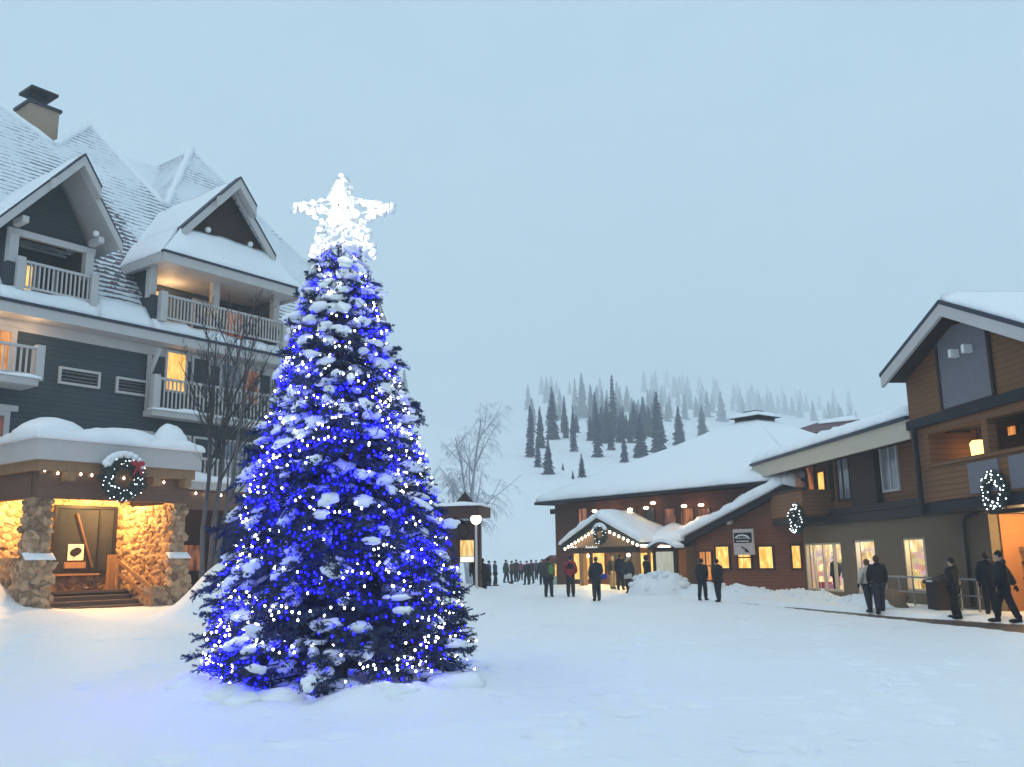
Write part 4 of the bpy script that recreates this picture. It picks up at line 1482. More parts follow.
MB().snow((-1.0, 2.0, 12.27), (3.0, 1.4, 12.05), (1.6, 3, 12.63), (-1.5, 3, 12.63), .15, .4, (1, 1, 1, 1), .3, 7).build('roof_snow', SNOW, rf_)

# ------------------------------------------------------------------ the shops
Rr = RF
shop = building('shop_building', 'brown timber shops with a tan fascia, snowy roof and lit ground floor windows', 'shops', RF)
sx0, sx1 = -40.75, -30.1
zup = 2.95
# ground floor with real window recesses
BAYS = [(-40.2, -36.35, .2, 2.2), (-35.15, -33.4, .2, 2.25), (-31.3, -29.75, .45, 2.25)]
gw = MB()
CREAM = plain('cream_paint', (.6, .52, .38), .6, .1)
xs = [sx0]
segs = []
for a, b, z0, z1 in BAYS:
    gw.box(xs[-1], a, 0, .3, -.1, zup); gw.box(a, b, 0, .3, -.1, z0); gw.box(a, b, 0, .3, z1, zup)
    xs.append(b)
gx1 = -26.0
gyf = -1.0
gx0 = Rr.px(907.5, 400, gyf)[0]
gw.box(xs[-1], gx1, 0, .3, -.1, zup + .1)
gw.build('ground_floor_wall', STUCCO, shop)
MB().box(sx0 + .02, -20.0, 1.6, 9, -.1, zup).build('core_wall', STUCCO, shop)
for k, (a, b, z0, z1) in enumerate(BAYS):
    it = MB()
    it.box(a - .1, b + .1, .98, 1.06, z0 - .2, z1 + .2)
    bkw = it.build('window_back', LIT_SHOP, shop)
    it = MB().box(a - .1, a - .02, .31, .97, z0 - .2, z1 + .2).box(b + .02, b + .1, .31, .97, z0 - .2, z1 + .2)
    it.box(a - .02, b + .02, .31, .97, z0 - .2, z0 - .02).box(a - .02, b + .02, .31, .97, z1 + .04, z1 + .2)
    it.build('display_case', LIT_SHOP, bkw)  # case sides glow too, in place of lamplight on them
    fr = MB()
    t = .07
    fr.box(a, a + t, .06, .22, z0, z1); fr.box(b - t, b, .06, .22, z0, z1); fr.box(a + t, b - t, .06, .22, z0, z0 + t); fr.box(a + t, b - t, .06, .22, z1 - t, z1)
    for q in ((.22, .48, .76) if k == 0 else ((.86,) if k == 2 else ())):
        x = a + (b - a) * q
        fr.box(x - .05, x + .05, .08, .2, z0 + t, z1 - t)
    f_ = fr.build('window', TAN if k != 1 else TRIM, shop)
    for q in range(3 if k == 0 else 2):
        x = a + (b - a) * (q + .5) / (3 if k == 0 else 2)
        MB().box(x - .25, x + .25, .4, .9, z1 - .03, z1 + .035).build('ceiling_lamp', glow('shop_lamp', (1, .84, .55), 5), bkw)
    point(Rr.world((a + b) / 2, .6, z1 - .25), 48, (1, .78, .42), .2)

# what stands in the shop windows
rr = random.Random(12)
cols = [(.5, .06, .1), (.05, .1, .3), (.6, .55, .5), (.05, .22, .12), (.45, .25, .5), (.7, .4, .1), (.2, .5, .55)]
SHOPCOL = [plain('goods_colour', c, .7, .2, 6) for c in cols]
def mannequin(x, z0, mat, rz=0.0, label=''):
    t = thing('mannequin', label, 'mannequin', Rr.world(x, .62, z0), Rr.ang + rz, 'clothes dummies in the shop window')
    m = MB(); m.sm = True
    m.tube([(0, 0, .55), (0, 0, .7), (0, 0, .95), (0, 0, 1.15), (0, 0, 1.25)], [.17, .16, .17, .19, .07], 12)
    for q in (-1, 1): m.tube([(q * .2, 0, 1.15), (q * .27, .03, .85), (q * .25, -.04, .6)], [.07, .06, .05], 8)
    m.build('jacket', mat, t)
    m = MB(); m.sm = True
    m.ball((0, 0, 1.42), .1, 10, 8, (.85, 1, 1.2)); m.tube([(0, 0, 1.2), (0, 0, 1.36)], .045, 8)
    m.build('head', plain('dummy_skin', (.5, .4, .33), .5, .05), t)
    m = MB(); m.sm = True
    for q in (-1, 1): m.tube([(q * .09, 0, .62), (q * .1, 0, .3), (q * .1, 0, .02)], [.1, .07, .05], 8)
    m.box(-.2, .2, -.15, .15, 0, .03)
    m.build('trousers', BLACK, t)
mannequin(-38.45, .2, BLACK, .3, 'dark dressed mannequin in the mullioned shop window')
mannequin(-37.45, .2, SHOPCOL[1], -.3, 'navy jacketed mannequin in the mullioned shop window')
mannequin(-34.45, .2, SHOPCOL[3], .2, 'green jacketed mannequin in the single pane shop window')
def parcel(x, y, z, s, mat, label, kind):
    t = thing(kind, label, kind.replace('_', ' '), Rr.world(x, min(y, .66), z), Rr.ang + rr.uniform(-.4, .4), 'goods on show in the shop windows')
    m = MB()
    if kind == 'gift_box':
        m.box(-s, s, -s * .8, s * .8, 0, s * 1.3); m.build('box', mat, t)
        m = MB(); m.box(-s * .16, s * .16, -s * .82, s * .82, -.001, s * 1.33).box(-s * 1.02, -s * .161, -s * .12, s * .12, s * 1.301, s * 1.33).box(s * .161, s * 1.02, -s * .12, s * .12, s * 1.301, s * 1.33); m.build('ribbon', WHITE, t)
    else:
        m.sm = True
        m.tube([(0, 0, 0), (0, 0, s * .2), (0, 0, s * .9), (0, 0, s * 1.5), (0, 0, s * 1.7)], [s * .7, s * .9, s, s * .5, s * .6], 12)
        m.build('body', mat, t)
parcel(-39.7, .8, .2, .25, SHOPCOL[0], 'red boxed gift in the corner of the mullioned shop window', 'gift_box')
parcel(-39.3, .9, .2, .18, SHOPCOL[4], 'lilac boxed gift in the mullioned shop window', 'gift_box')
parcel(-33.8, .8, .2, .25, SHOPCOL[6], 'teal boxed gift beside the green jacketed mannequin', 'gift_box')
parcel(-34.95, .8, .2, .22, SHOPCOL[5], 'orange vase on the floor of the single pane shop window', 'vase')
parcel(-31.0, .8, .45, .24, SHOPCOL[0], 'red boxed gift in the bright window by the entrance', 'gift_box')
parcel(-30.55, .7, .45, .28, SHOPCOL[6], 'teal boxed gift in the bright window by the entrance', 'gift_box')
parcel(-30.15, .8, .45, .2, SHOPCOL[2], 'pale vase in the bright window by the entrance', 'vase')
parcel(-30.9, 1.1, .45, .3, SHOPCOL[5], 'orange vase in the bright window by the entrance', 'vase')

# upper storey of the long wing
MB().box(sx0 + .6, sx1 + .2, .35, 9, zup + .45, 6.0).build('upper_wall', BROWN, shop)
MB().box(gx0 - .05, -19, gyf - .1, -.121, zup + .0, zup + .32).build('band', DARKTRIM, shop)
MB().box(sx0 - .05, -19, -.12, .6, zup, zup + .34).build('band', DARKTRIM, shop)
MB().box(sx0 + .3, sx1 + .1, .02, .36, zup + .34, zup + .46).build('ledge', BROWN_DK, shop)
bal = MB().box(sx0 - .55, -37.45, -1.0, -.87, zup + .42, zup + 1.5)
bal.box(sx0 - .55, sx0 - .42, -.87, .34, zup + .42, zup + 1.5).box(-37.58, -37.45, -.87, .34, zup + .42, zup + 1.5)
bal.box(sx0 - .5, -37.5, -.87, .34, zup + .35, zup + .47)
bl = bal.build('balcony', BROWN, shop)
MB().box(sx0 - .62, -37.38, -1.07, -.8, zup + 1.5, zup + 1.58).build('cap_rail', BROWN_DK, bl)
MB().box(sx0 - .5, -37.45, -.97, .3, zup + .12, zup + .346).build('deck', DARKTRIM, bl)
for (a, b, c, d), mt, mu in (((796, 470, 804, 500), GLASS_B, ()), ((806, 468, 816, 500), LIT_DIM, ()), ((817, 473, 826, 499), LIT_YELLOW, ()), ((829, 466, 833, 498), GLASS_B, ()), ((836, 459, 851, 498), GLASS_B, (.4,)), ((880, 446, 899, 488), GLASS_B, (.5,))):
    x0, z1 = Rr.px(a, b, .3); x1, z0 = Rr.px(c, d, .3)
    window(shop, x0, x1, max(z0, zup + .8), z1, .35, mt, BROWN_DK if a != 880 else TRIM, .09, mu, (), .08)
for (xa_, xb_) in ((-35.1, -33.0),):
    MB().box(xa_, xb_, .08, .349, zup + .47, 5.9).build('recess_dark_panel', BROWN_DK, shop)  # flat panel; the recess's darkness is put into its colour
MB().box(-36.9, gx0 - .3, -.1, .018, zup + .36, zup + .62).build('flower_box', DARKTRIM, shop)
# roof of the long wing: tan fascia, dark edge, thick snow rising to the ridge
yE, zE_ = -1.0, 6.05
rx0, rx1 = -43.35, Rr.px(907.5, 400, -1.0)[0] - .01
yR, zR = 6.2, 8.1
m = MB()
m.prism([(rx0, yE, zE_), (rx0, yR, zR), (rx0, yR, zR - .2), (rx0, yE, zE_ - .2)], (rx1 - rx0, 0, 0))
m.prism([(rx0, yR, zR), (rx0, yR + 7, zE_), (rx0, yR + 7, zE_ - .2), (rx0, yR, zR - .2)], (rx1 - rx0, 0, 0))
srf = m.build('roof', BROWN_DK, shop)
MB().prism([(rx0 + .1, yE - .06, zE_ - .02), (rx1 + .02, yE - .06, zE_ - .02), (rx1 + .02, yE - .06, zE_ - .66), (rx0 + .6, yE - .06, zE_ - .66)], (0, .1, 0)).build('fascia', TAN, srf)
MB().box(rx0 - .05, rx1, yE - .14, yE + .08, zE_ - .018, zE_ + .1).build('dark_edge', TRIM_DARK, srf)
MB().prism([(rx0 - .02, yE, zE_ - .2), (rx0 - .02, yR, zR - .2), (rx0 - .02, yR, zR + .02), (rx0 - .02, yE, zE_ + .02)], (-.06, 0, 0)).build('gable_edge', TAN, srf)
MB().prism([(sx0 + .61, .36, 5.9), (sx0 + .61, 9, 5.9), (sx0 + .61, yR, zR - .25)], (.2, 0, 0)).build('end_gable', BROWN, srf)
MB().box(rx0 + .2, rx1, yE + .06, .34, zE_ - .45, zE_ - .35).build('soffit', BROWN_DK, srf)
s = MB()
s.snow((rx0 - .05, yE - .05, zE_ + .08), (rx1, yE - .05, zE_ + .08), (rx1, yR, zR + .05), (rx0 - .05, yR, zR + .05), .38, .3, (1, 0, 0, 1), .3, 2, .5)
s.snow((rx0 - .05, yR, zR + .05), (rx1, yR, zR + .05), (rx1, yR + 7, zE_ + .05), (rx0 - .05, yR + 7, zE_ + .05), .38, .5, (0, 0, 1, 1), .3, 2, .5)
s.build('roof_snow', SNOW, srf)

# the taller gabled block beside it
gyf = -1.0
gx0 = Rr.px(907.5, 400, gyf)[0]
gap, gz0, gza = Rr.px(940, 305, gyf)[0], Rr.px(881.5, 377, gyf - .75)[1], Rr.px(940, 304, gyf - .75)[1]
zbeam = 5.75
MB().prism([(gx0, gyf, zbeam), (-20.6, gyf, zbeam), (-20.6, gyf, gz0 - .45), (gap, gyf, gza - .28), (gx0, gyf, gz0 + .35)], (0, 9, 0)).build('gable_block', BROWN, shop)
x0, z1 = Rr.px(935, 325, gyf); x1, z0 = Rr.px(996, 395, gyf)
MB().prism([(x0, gyf - .05, zbeam + .25), (x1, gyf - .05, zbeam + .25), (x1, gyf - .05, gza - .62), (gap, gyf - .05, gza - .4), (x0, gyf - .05, gza - .9)], (0, .048, 0)).build('grey_panel', GREYPANEL, shop)
for x in (x0, x1):
    MB().box(x - .06, x + .06, gyf - .08, gyf - .003, zbeam + .25, 8.75).build('panel_trim', BROWN_DK, shop)
MB().box(gx0 - .05, -20.5, gyf - .12, gyf + .3, zbeam - .1, zbeam + .2).build('beam', DARKTRIM, shop)
MB().box(gx0, -20.5, gyf - .02, gyf + .3, zbeam - .35, zbeam - .102).build('beam', BROWN, shop)
for a, b in ((950, 353.5), (963, 348.5)):
    x, z = Rr.px(a, b, gyf - .3)
    q = MB().box(x - .075, x + .075, gyf - .32, gyf - .06, z - .12, z + .12)
    q.build('flood_lamp', WHITE, shop)
q1_, q2_, q3_ = Rr.px(940, 304, gyf - .75), Rr.px(881.5, 377, gyf - .75), Rr.px(1024, 328, gyf - .75)
q3_ = (q3_[0] + 2.2, q3_[1] + 2.2 * (q3_[1] - q1_[1]) / (q3_[0] - q1_[0]))
ap, al, arr = Vector((q1_[0], gyf - .75, q1_[1])), Vector((q2_[0], gyf - .75, q2_[1])), Vector((q3_[0], gyf - .75, q3_[1]))
bk = Vector((0, 10, 0)); dz = Vector((0, 0, -.2))
m = MB()
m.prism([al, ap, ap + dz, al + dz], bk); m.prism([ap, arr, arr + dz, ap + dz], bk)
grf = m.build('gable_roof', BROWN_DK, shop)
e, rk = MB(), MB()
for q0, q1 in ((al, ap), (ap, arr)):
    f = Vector((0, -.05, 0))
    e.prism([q0 + f, q1 + f, q1 + f + Vector((0, 0, .13)), q0 + f + Vector((0, 0, .13))], (0, .2, 0))
    rk.prism([q0 + f * .8 + Vector((0, 0, -.003)), q1 + f * .8 + Vector((0, 0, -.003)), q1 + f * .8 + Vector((0, 0, -.36)), q0 + f * .8 + Vector((0, 0, -.36))], (0, .1, 0))
e.prism([al + Vector((-.05, -.05, .0)), al + bk + Vector((-.05, 0, 0)), al + bk + Vector((-.05, 0, .13)), al + Vector((-.05, -.05, .13))], (.1, 0, 0))
e.build('dark_edge', TRIM_DARK, grf); rk.build('rake_board', TRIM, grf)
s = MB()
s.snow(al + Vector((0, .02, .06)), ap + Vector((0, .02, .06)), ap + bk + Vector((0, 0, .06)), al + bk + Vector((0, 0, .06)), .3, .35, (1, 0, 0, 1), .3, 5, .5)
s.snow(ap + Vector((0, .02, .06)), arr + Vector((0, .02, .06)), arr + bk + Vector((0, 0, .06)), ap + bk + Vector((0, 0, .06)), .34, .35, (1, 0, 0, 0), .2, 6, .5)
s.build('gable_snow', SNOW, grf)
# recessed balcony
rz0, rz1 = zup + .45, zbeam - .35
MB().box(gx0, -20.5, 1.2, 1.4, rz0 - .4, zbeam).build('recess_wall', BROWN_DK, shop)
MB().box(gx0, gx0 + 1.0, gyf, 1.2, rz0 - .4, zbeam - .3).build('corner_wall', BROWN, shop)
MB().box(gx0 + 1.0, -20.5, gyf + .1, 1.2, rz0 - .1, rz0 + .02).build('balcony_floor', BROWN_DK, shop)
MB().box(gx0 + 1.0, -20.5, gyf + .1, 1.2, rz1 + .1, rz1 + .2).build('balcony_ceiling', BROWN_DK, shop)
pb = MB().box(gx0 + 1.0, -20.5, gyf - .05, gyf + .1, rz0 - .1, rz0 + .95).build('parapet', BROWN, shop)
for a, b in ((Rr.px(972, 480, gyf)[0], Rr.px(1003, 480, gyf)[0]), (Rr.px(1014, 480, gyf)[0], Rr.px(1040, 480, gyf)[0])):
    MB().box(a, b, gyf - .1, gyf - .052, rz0 - .02, rz0 + .86).build('parapet_panel', GREYPANEL, pb)
MB().box(gx0 + .9, -20.5, gyf - .12, gyf + .16, rz0 + .95, rz0 + 1.05).build('cap_rail', BROWN, pb)
x, _ = Rr.px(990, 450, gyf + .1)
MB().box(x - .14, x + .14, gyf, gyf + .28, rz0 + 1.05, rz1).build('post', BROWN, shop)
x0, z1 = Rr.px(969, 425, 1.16); x1, z0 = Rr.px(985, 470, 1.16)
window(shop, x0, x1, rz0 + .3, z1 + .3, 1.2, LIT_RED, BROWN_DK, .09, (), (.6,))
x, z = Rr.px(979, 452, .3)
bl = MB(); bl.sm = True
bl.tube([(x, .3, z - .4), (x, .3, z - .34), (x, .3, z + .28), (x, .3, z + .36)], [.16, .2, .24, .17], 10)
bl = bl.build('hanging_lantern', glow('lantern_glass', (1, .66, .22), 2.6), shop)
MB().box(x - .015, x + .015, .285, .315, z + .38, rz1 + .1).build('lantern_cord', BLACK, bl)
point(Rr.world(x, -.05, z + .15), 4, (1, .5, .2), .15)
window(shop, -24.2, -23.3, rz0 + .3, rz1 - .2, 1.2, GLASS_B, BROWN_DK, .09, (), (.7,))
x, z = Rr.px(1009, 426, 1.1)
window(shop, x - .2, x + .25, z - .28, z + .25, 1.2, LIT_ORANGE, BROWN_DK, .06)
# downspout
dsp = MB(); dsp.sm = True
xd, _ = Rr.px(914, 430, gyf - .2)
dsp.tube([(xd, gyf - .2, zbeam - .1), (xd, gyf - .2, 3.0), (xd, gyf - .24, 2.9)], .09, 8)
dsp.build('downspout', DARKTRIM, shop)
dsp = MB(); dsp.sm = True
xd, _ = Rr.px(967, 540, -.1)
dsp.tube([(xd + 1.2, -.14, zup - .02), (xd + .1, -.14, zup - .15), (xd, -.14, zup - .4), (xd, -.14, .1)], .06, 8)
dsp.build('drain_pipe', DARKTRIM, shop)
# the lit entrance and wall beyond
MB().box(gx1 + 2.8, -18, 0, .3, -.1, zup).build('ground_floor_wall', STUCCO, shop)
ew = MB().box(gx1 - .02, -20.0, 1.2, 1.35, -.1, zup).build('entrance_wall', plain('ochre_plaster', (.6, .42, .2), .8, .12, 2, .2), shop)
RUST = plain('rust_plaster', (.32, .13, .05), .8, .15)
MB().box(-26.0, -25.93, .3, 1.2, -.1, zup).build('entrance_side', RUST, shop)
MB().box(-20.07, -20, .3, 1.2, -.1, zup).build('entrance_side', RUST, shop)
MB().box(-25.93, -20.07, .05, 1.2, zup - .12, zup - .004).build('entrance_ceiling', BROWN_DK, shop)
window(shop, -23.8, -22.4, .1, 1.9, 1.2, LIT_ORANGE, POSTWOOD, .14, (), (.25, .5, .75), .1)
xq = Rr.px(1009, 560, 1.0)[0]
hu = MB().box(xq, xq + 1.3, .85, 1.19, -.1, 1.75).build('wooden_hutch', POSTWOOD, shop)
MB().box(xq - .12, xq + 1.42, .8, 1.19, 1.75, 1.87).build('cornice', POSTWOOD, hu)
for z in (.5, .95, 1.4): MB().box(xq + .02, xq + 1.28, .82, .85, z, z + .04).build('shelf', BROWN_DK, hu)
for x in (-24.6, -21.8):
    q = MB(); q.sm = True; q.ball((x, .7, zup - .2), .12, 10, 6, (1, 1, .6)); q.build('entrance_lamp', LAMP, shop)
    point(Rr.world(x, .55, zup - .42), 210, (1, .72, .34), .12)

x, z = Rr.px(797, 519, -1.15)
wreath('wreath', 'wreath with bright white lights on the brown balcony over the mullioned shop window', Rr.world(x, -1.16, z), Rr.ang, .46, .2, 60, bulb_r=.022)
x, z = Rr.px(995, 492, gyf - .22)
wreath('wreath', 'wreath with bright white lights on the grey parapet panel above the orange lit entrance', Rr.world(x, gyf - .22, z), Rr.ang, .43, .17, 90, bulb_r=.017)
# low wall rail below the bright window
rl = MB()
rl.box(-33.2, -25.6, -.75, -.69, .92, .98)
for k in range(9):
    x = -33.1 + k * .92
    rl.box(x - .025, x + .025, -.74, -.70, -.05, .92)
rl.box(-33.2, -25.6, -.74, -.70, .45, .49)
tag(rl.build('guard_rail', STEEL), 'thin grey guard rail between the bright shop window and the drain pipe', 'railing')
bpy.data.objects['guard_rail'].matrix_world = Matrix.Translation(RF.o) @ Matrix.Rotation(RF.ang, 4, 'Z')
# bins and sled by the entrance
kb = thing('litter_bin', 'dark square litter bin with sloping lid beside the drain pipe', 'bin', Rr.world(-27.3, -.95, 0), Rr.ang)
MB().box(-.35, .35, -.3, .3, -.15, .8).build('body', BROWN_DK, kb)
MB().prism([(-.4, -.36, .8), (-.4, .36, .8), (-.4, .36, 1.08), (-.4, -.36, .9)], (.8, 0, 0)).build('lid', BLACK, kb)
MB().box(-.18, .16, -.37, -.362, .86, .905).build('notice', WHITE, kb)

# ------------------------------------------------------------------ the kiosk on the rise
kd = 34.2
kp = at(461, 579, kd)
kz = ground_z(kp.x, kp.y)
ki = thing('kiosk', 'small dark timber information shelter with snowy roof behind the Christmas tree', 'kiosk', (kp.x, kp.y, kz - .15), -.18)
KW = wood('red_brown_timber', (.055, .022, .014), .7, (8, 8, .6))
for x, y in ((-.5, 0), (.38, 1.2), (-.5, 1.2)):
    MB().box(x - .13, x + .13, y - .13, y + .13, -.3, 2.75).build('post', KW, ki)
m = MB().box(-.9, .82, -.5, 1.6, 2.6, 2.98)
kr = m.build('roof', KW, ki)
MB().snow((-.97, -.57, 2.98), (.89, -.57, 2.98), (.89, 1.67, 2.98), (-.97, 1.67, 2.98), .13, .15, (1, 1, 1, 1), .3, 4).build('roof_snow', SNOW, kr)
MB().add([(-.3, .2, 3.06), (.4, .2, 3.06), (.4, .9, 3.06), (-.3, .9, 3.06), (.05, .55, 3.6)], [(3, 2, 1, 0), (0, 1, 4), (1, 2, 4), (2, 3, 4), (3, 0, 4)]).build('peak', BROWN_DK, kr)
MB().box(-.36, .32, 1.16, 1.22, .9, 2.5).build('board', KW, ki)
MB().box(-.3, .3, 1.12, 1.158, 1.15, 1.75).build('map_sheet', lit('kiosk_map', (.7, .4, .08), (1, .75, .3), 1.1, 3), ki)
MB().box(-.3, .3, 1.12, 1.158, .92, 1.13).build('leaflet_box', glow('lit_white', (.9, .85, .7), .8), ki)
q = MB(); q.sm = True; q.ball((0, 0, 0), .3, 12, 8, (.75, .3, 1))
MB().tube([(-.1, .3, 2.5), (.1, .3, 2.35), (.3, .3, 2.05), (.12, .3, 1.8), (-.1, .3, 1.9), (-.15, .3, 2.2), (-.1, .3, 2.5)], .05, 6).build('ring', BLACK, ki)
MB().beam((-.5, 0, 2.2), (-.1, 0, 2.62), .1, .1, (0, 1, 0)).build('brace', KW, ki)
# globe lamp on its own post
lp_ = at(476, 519, kd - .4)
gz = ground_z(lp_.x, lp_.y)
gl_ = thing('street_lamp', 'white globe lamp glowing on a slim post beside the timber kiosk', 'street lamp', (lp_.x, lp_.y, gz), 0)
hh = lp_.z - gz
MB().tube([(0, 0, -.2), (0, 0, hh - .2)], .045, 8).build('pole', plain('pale_pole', (.5, .48, .47), .5, .05), gl_)
q = MB(); q.sm = True; q.ball((0, 0, hh), .2, 14, 10); q.build('globe', glow('globe_glass', (1, .93, .8), 5), gl_)
q = MB(); q.tube([(0, 0, hh + .2), (0, 0, hh + .3)], [.14, .06], 10); q.build('cap', BLACK, gl_)

# ------------------------------------------------------------------ the Christmas tree
TX, TY = -2.61, 13.75
TH = 6.82
tz = ground_z(TX, TY)
ct = thing('christmas_tree', 'tall snow laden Christmas tree glowing with blue and white lights on the plaza', 'Christmas tree', (TX, TY, tz))
ct.rotation_euler.y = -.02            # the tree leans a little
rnd = random.Random(42)


def trad(z):
    for (z0, r0), (z1, r1) in zip(PROFILE, PROFILE[1:]):
        if z <= z1: return r0 + (r1 - r0) * max(0, z - z0) / (z1 - z0)
    return .06


PROFILE = [(0, 1.82), (.5, 1.9), (1.5, 1.69), (2.3, 1.45), (3.25, 1.27), (4.4, .93), (5.1, .77), (5.9, .56), (6.6, .27), (6.95, .08)]
NEEDLE = frosted('spruce_needles', (.018, .03, .06), (.05, .075, .145), 1.0, 1.5)  # blue raised in the needle colours to deepen the LED glow
BARK = plain('spruce_bark', (.07, .05, .04), .9, .3, 8, .3)
MB().tube([(0, 0, -.3), (0, 0, 2.5), (0, 0, 5), (0, 0, TH - .1)], [.14, .1, .06, .015], 8).build('trunk', BARK, ct)
fol = MB()
fv, ff = fol.v, fol.f


def tuft(p, d, ln, n, w=.011, nl=.055):
    """a twig with needles all round"""
    d = d.normalized()
    a = d.cross(Vector((.3, .2, 1))).normalized()
    b = d.cross(a)
    for k in range(n):
        t = rnd.random()
        an = rnd.uniform(0, 2 * PI)
        o = a * math.cos(an) + b * math.sin(an)
        q = p + d * (ln * t)
        tip = q + (o * .8 + d * .7) * (nl * (1.15 - .5 * t))
        s = o.cross(d) * w
        i = len(fv)
        fv.append(tuple(q - s)); fv.append(tuple(q + s)); fv.append(tuple(tip))
        ff.append((i, i + 1, i + 2))
    i = len(fv)
    s = a * .012
    e = p + d * ln
    fv.append(tuple(p - s)); fv.append(tuple(p + s)); fv.append(tuple(e))
    ff.append((i, i + 1, i + 2))


limbs = MB()
sn = MB(); sn.sm = True
tips = []
NB = 700
for i in range(NB):
    u = (i + .5) / NB
    z = .22 + (TH - .32) * (1 - (1 - u) ** .62) if True else 0
    z = min(TH - .12, max(.1, z - .1 + rnd.uniform(-.08, .08)))
    R = trad(z) * rnd.choice([.84, .92, .97, 1.0, 1.04, 1.1, 1.17]) * rnd.uniform(.94, 1.05)
    az_ = i * 2.39996 + rnd.uniform(-.25, .25)
    rad = Vector((math.cos(az_), math.sin(az_), 0))
    side = Vector((-rad.y, rad.x, 0))
    rise = (.55 if z > 1.2 else .3) * R * rnd.uniform(.2, 1.15)
    p0 = Vector((0, 0, min(TH - .05, z + rise)))
    wig, up_ = rnd.uniform(-.05, .05) * min(1, R), rnd.uniform(-.2, 1.1)
    def bp(s):
        return p0 + rad * (R * s) + Vector((0, 0, -rise * s ** 1.25 + .3 * R * max(0, s - .75) * up_ + wig * math.sin(s * 5 + az_)))
    limbs.tube([bp(0), bp(.5), bp(1)], [.022 * (.5 + R / 2), .014, .005], 4, False)
    s = .28 if R > .6 else .1
    ds = .075 / max(R, .25)
    while s < 1.0:
        p = bp(s)
        dr = (bp(min(1, s + .05)) - bp(s - .05)).normalized()
        spread = (.36 * (1.12 - s) * R ** .5 + .1)
        for q in (-1, 1):
            if rnd.random() < .1: continue
            d = dr * rnd.uniform(.5, 1.0) + side * q * rnd.uniform(.5, 1.1) + Vector((0, 0, rnd.uniform(-.5, .5)))
            tuft(p, d, spread * rnd.uniform(.7, 1.15), 17 if s > .5 else 9)
        s += ds * rnd.uniform(.8, 1.3)
    for _q in range(3): tuft(bp(rnd.uniform(.86, .97)), dr + side * rnd.uniform(-.6, .6) + Vector((0, 0, rnd.uniform(-.5, .5))), .15, 22, .013, .06)
    tips.append((z, az_, R, bp, side, rad))
    # snow lying along the branch
    hi = z / TH
    prob = .9 if hi > .5 else (.5 if hi > .22 else .34)
    if rnd.random() < prob:
        for k in range(rnd.choice((1, 1, 2, 3))):
            s = rnd.uniform(.6, 1.02)
            c = bp(s) + Vector((0, 0, .035)) + side * rnd.uniform(-.12, .12)
            ln, wd, tk = rnd.uniform(.07, .2), rnd.uniform(.06, .15), rnd.uniform(.035, .085)
            dr = (bp(s) - bp(s - .1)).normalized()
            sx = dr.cross(Vector((0, 0, 1))).normalized()
            rot = Matrix((dr, sx, dr.cross(sx) * -1)).transposed()
            sn.ball(c, 1, 12, 7, (ln, wd, tk), .55, rot, rnd.random() * 20)
            if rnd.random() < .5:
                sn.ball(c + dr * ln * .7 + sx * rnd.uniform(-.06, .06) - Vector((0, 0, .03)), 1, 9, 6, (ln * .6, wd * .7, tk * .8), .5, rot, rnd.random() * 20)
fol.m = [0] * len(ff); fol.smooth = [False] * len(ff)
for k in range(10):
    tuft(Vector((0, 0, TH - .5 + k * .04)), Vector((rnd.uniform(-1, 1), rnd.uniform(-1, 1), .9)), .22, 24)
fol.m = [0] * len(ff); fol.smooth = [False] * len(ff)
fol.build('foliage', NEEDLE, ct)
print('needles', len(ff))
limbs.build('limbs', BARK, ct)
TSNOW = snow_mat('branch_snow', (.86, .88, .92), 6.0, 30.0, .5, .03)
sn.build('branch_snow', TSNOW, ct)
# snow heaped under the lowest branches
m = MB(); m.sm = True
for k in range(46):
    a = rnd.uniform(0, 2 * PI)
    r_ = rnd.uniform(1.35, 2.25)
    m.ball((math.cos(a) * r_, math.sin(a) * r_, rnd.uniform(.03, .14)), rnd.uniform(.12, .27), 14, 8, (1.3, 1, .62), .35, None, k)
tag(m.build('base_snow', TSNOW, ct), kind='stuff')


def tree_string(name, label, turns, phase, spacing, mat, r, dens):
    t = thing(name, label, 'light string', (TX, TY, tz), 0)
    t.rotation_euler.y = -.02
    pts, bulbs = [], []
    z, a = TH - .2, phase
    acc = 0.0
    while z > .2:
        R = trad(z)
        k = rnd.uniform(.84, 1.06) + .05 * math.sin(a * 5)
        zz = z + rnd.uniform(-.1, .1) + .1 * math.sin(a * 3.3)
        p = Vector((math.cos(a) * R * k, math.sin(a) * R * k, max(.12, zz)))
        pts.append(p)
        if rnd.random() < dens(z, a): bulbs.append(p + Vector((rnd.uniform(-.02, .02), rnd.uniform(-.02, .02), rnd.uniform(-.02, .03))))
        da = spacing / max(.25, R)
        a += da
        z -= (TH / turns) * da / (2 * PI)
    MB().tube(pts, .006, 3, False).build('wire', BLACK, t)
    oc = MB(); oc.sm = True
    oc.ball((0, 0, 0), r, 5, 4, (1, 1, 1.2))
    front = sorted(bulbs, key=lambda p: p.y / max(.3, math.hypot(p.x, p.y)))
    proto = None
    pick = front[:max(1, len(front) // 2)]
    rnd.shuffle(pick)
    first = pick[:100]
    ids = set(id(p) for p in first)
    for p in first:
        if proto is None: proto = oc.build('bulb', mat, t, p)
        else:
            o = proto.copy(); COL.objects.link(o); o.parent = t; o.location = p
    rest = MB(); rest.sm = True
    for p in bulbs:
        if id(p) not in ids: rest.ball(p, r, 5, 4, (1, 1, 1.2))
    tag(rest.build('small_bulbs', mat, t), kind='stuff')
    print(name, len(bulbs))
    return t


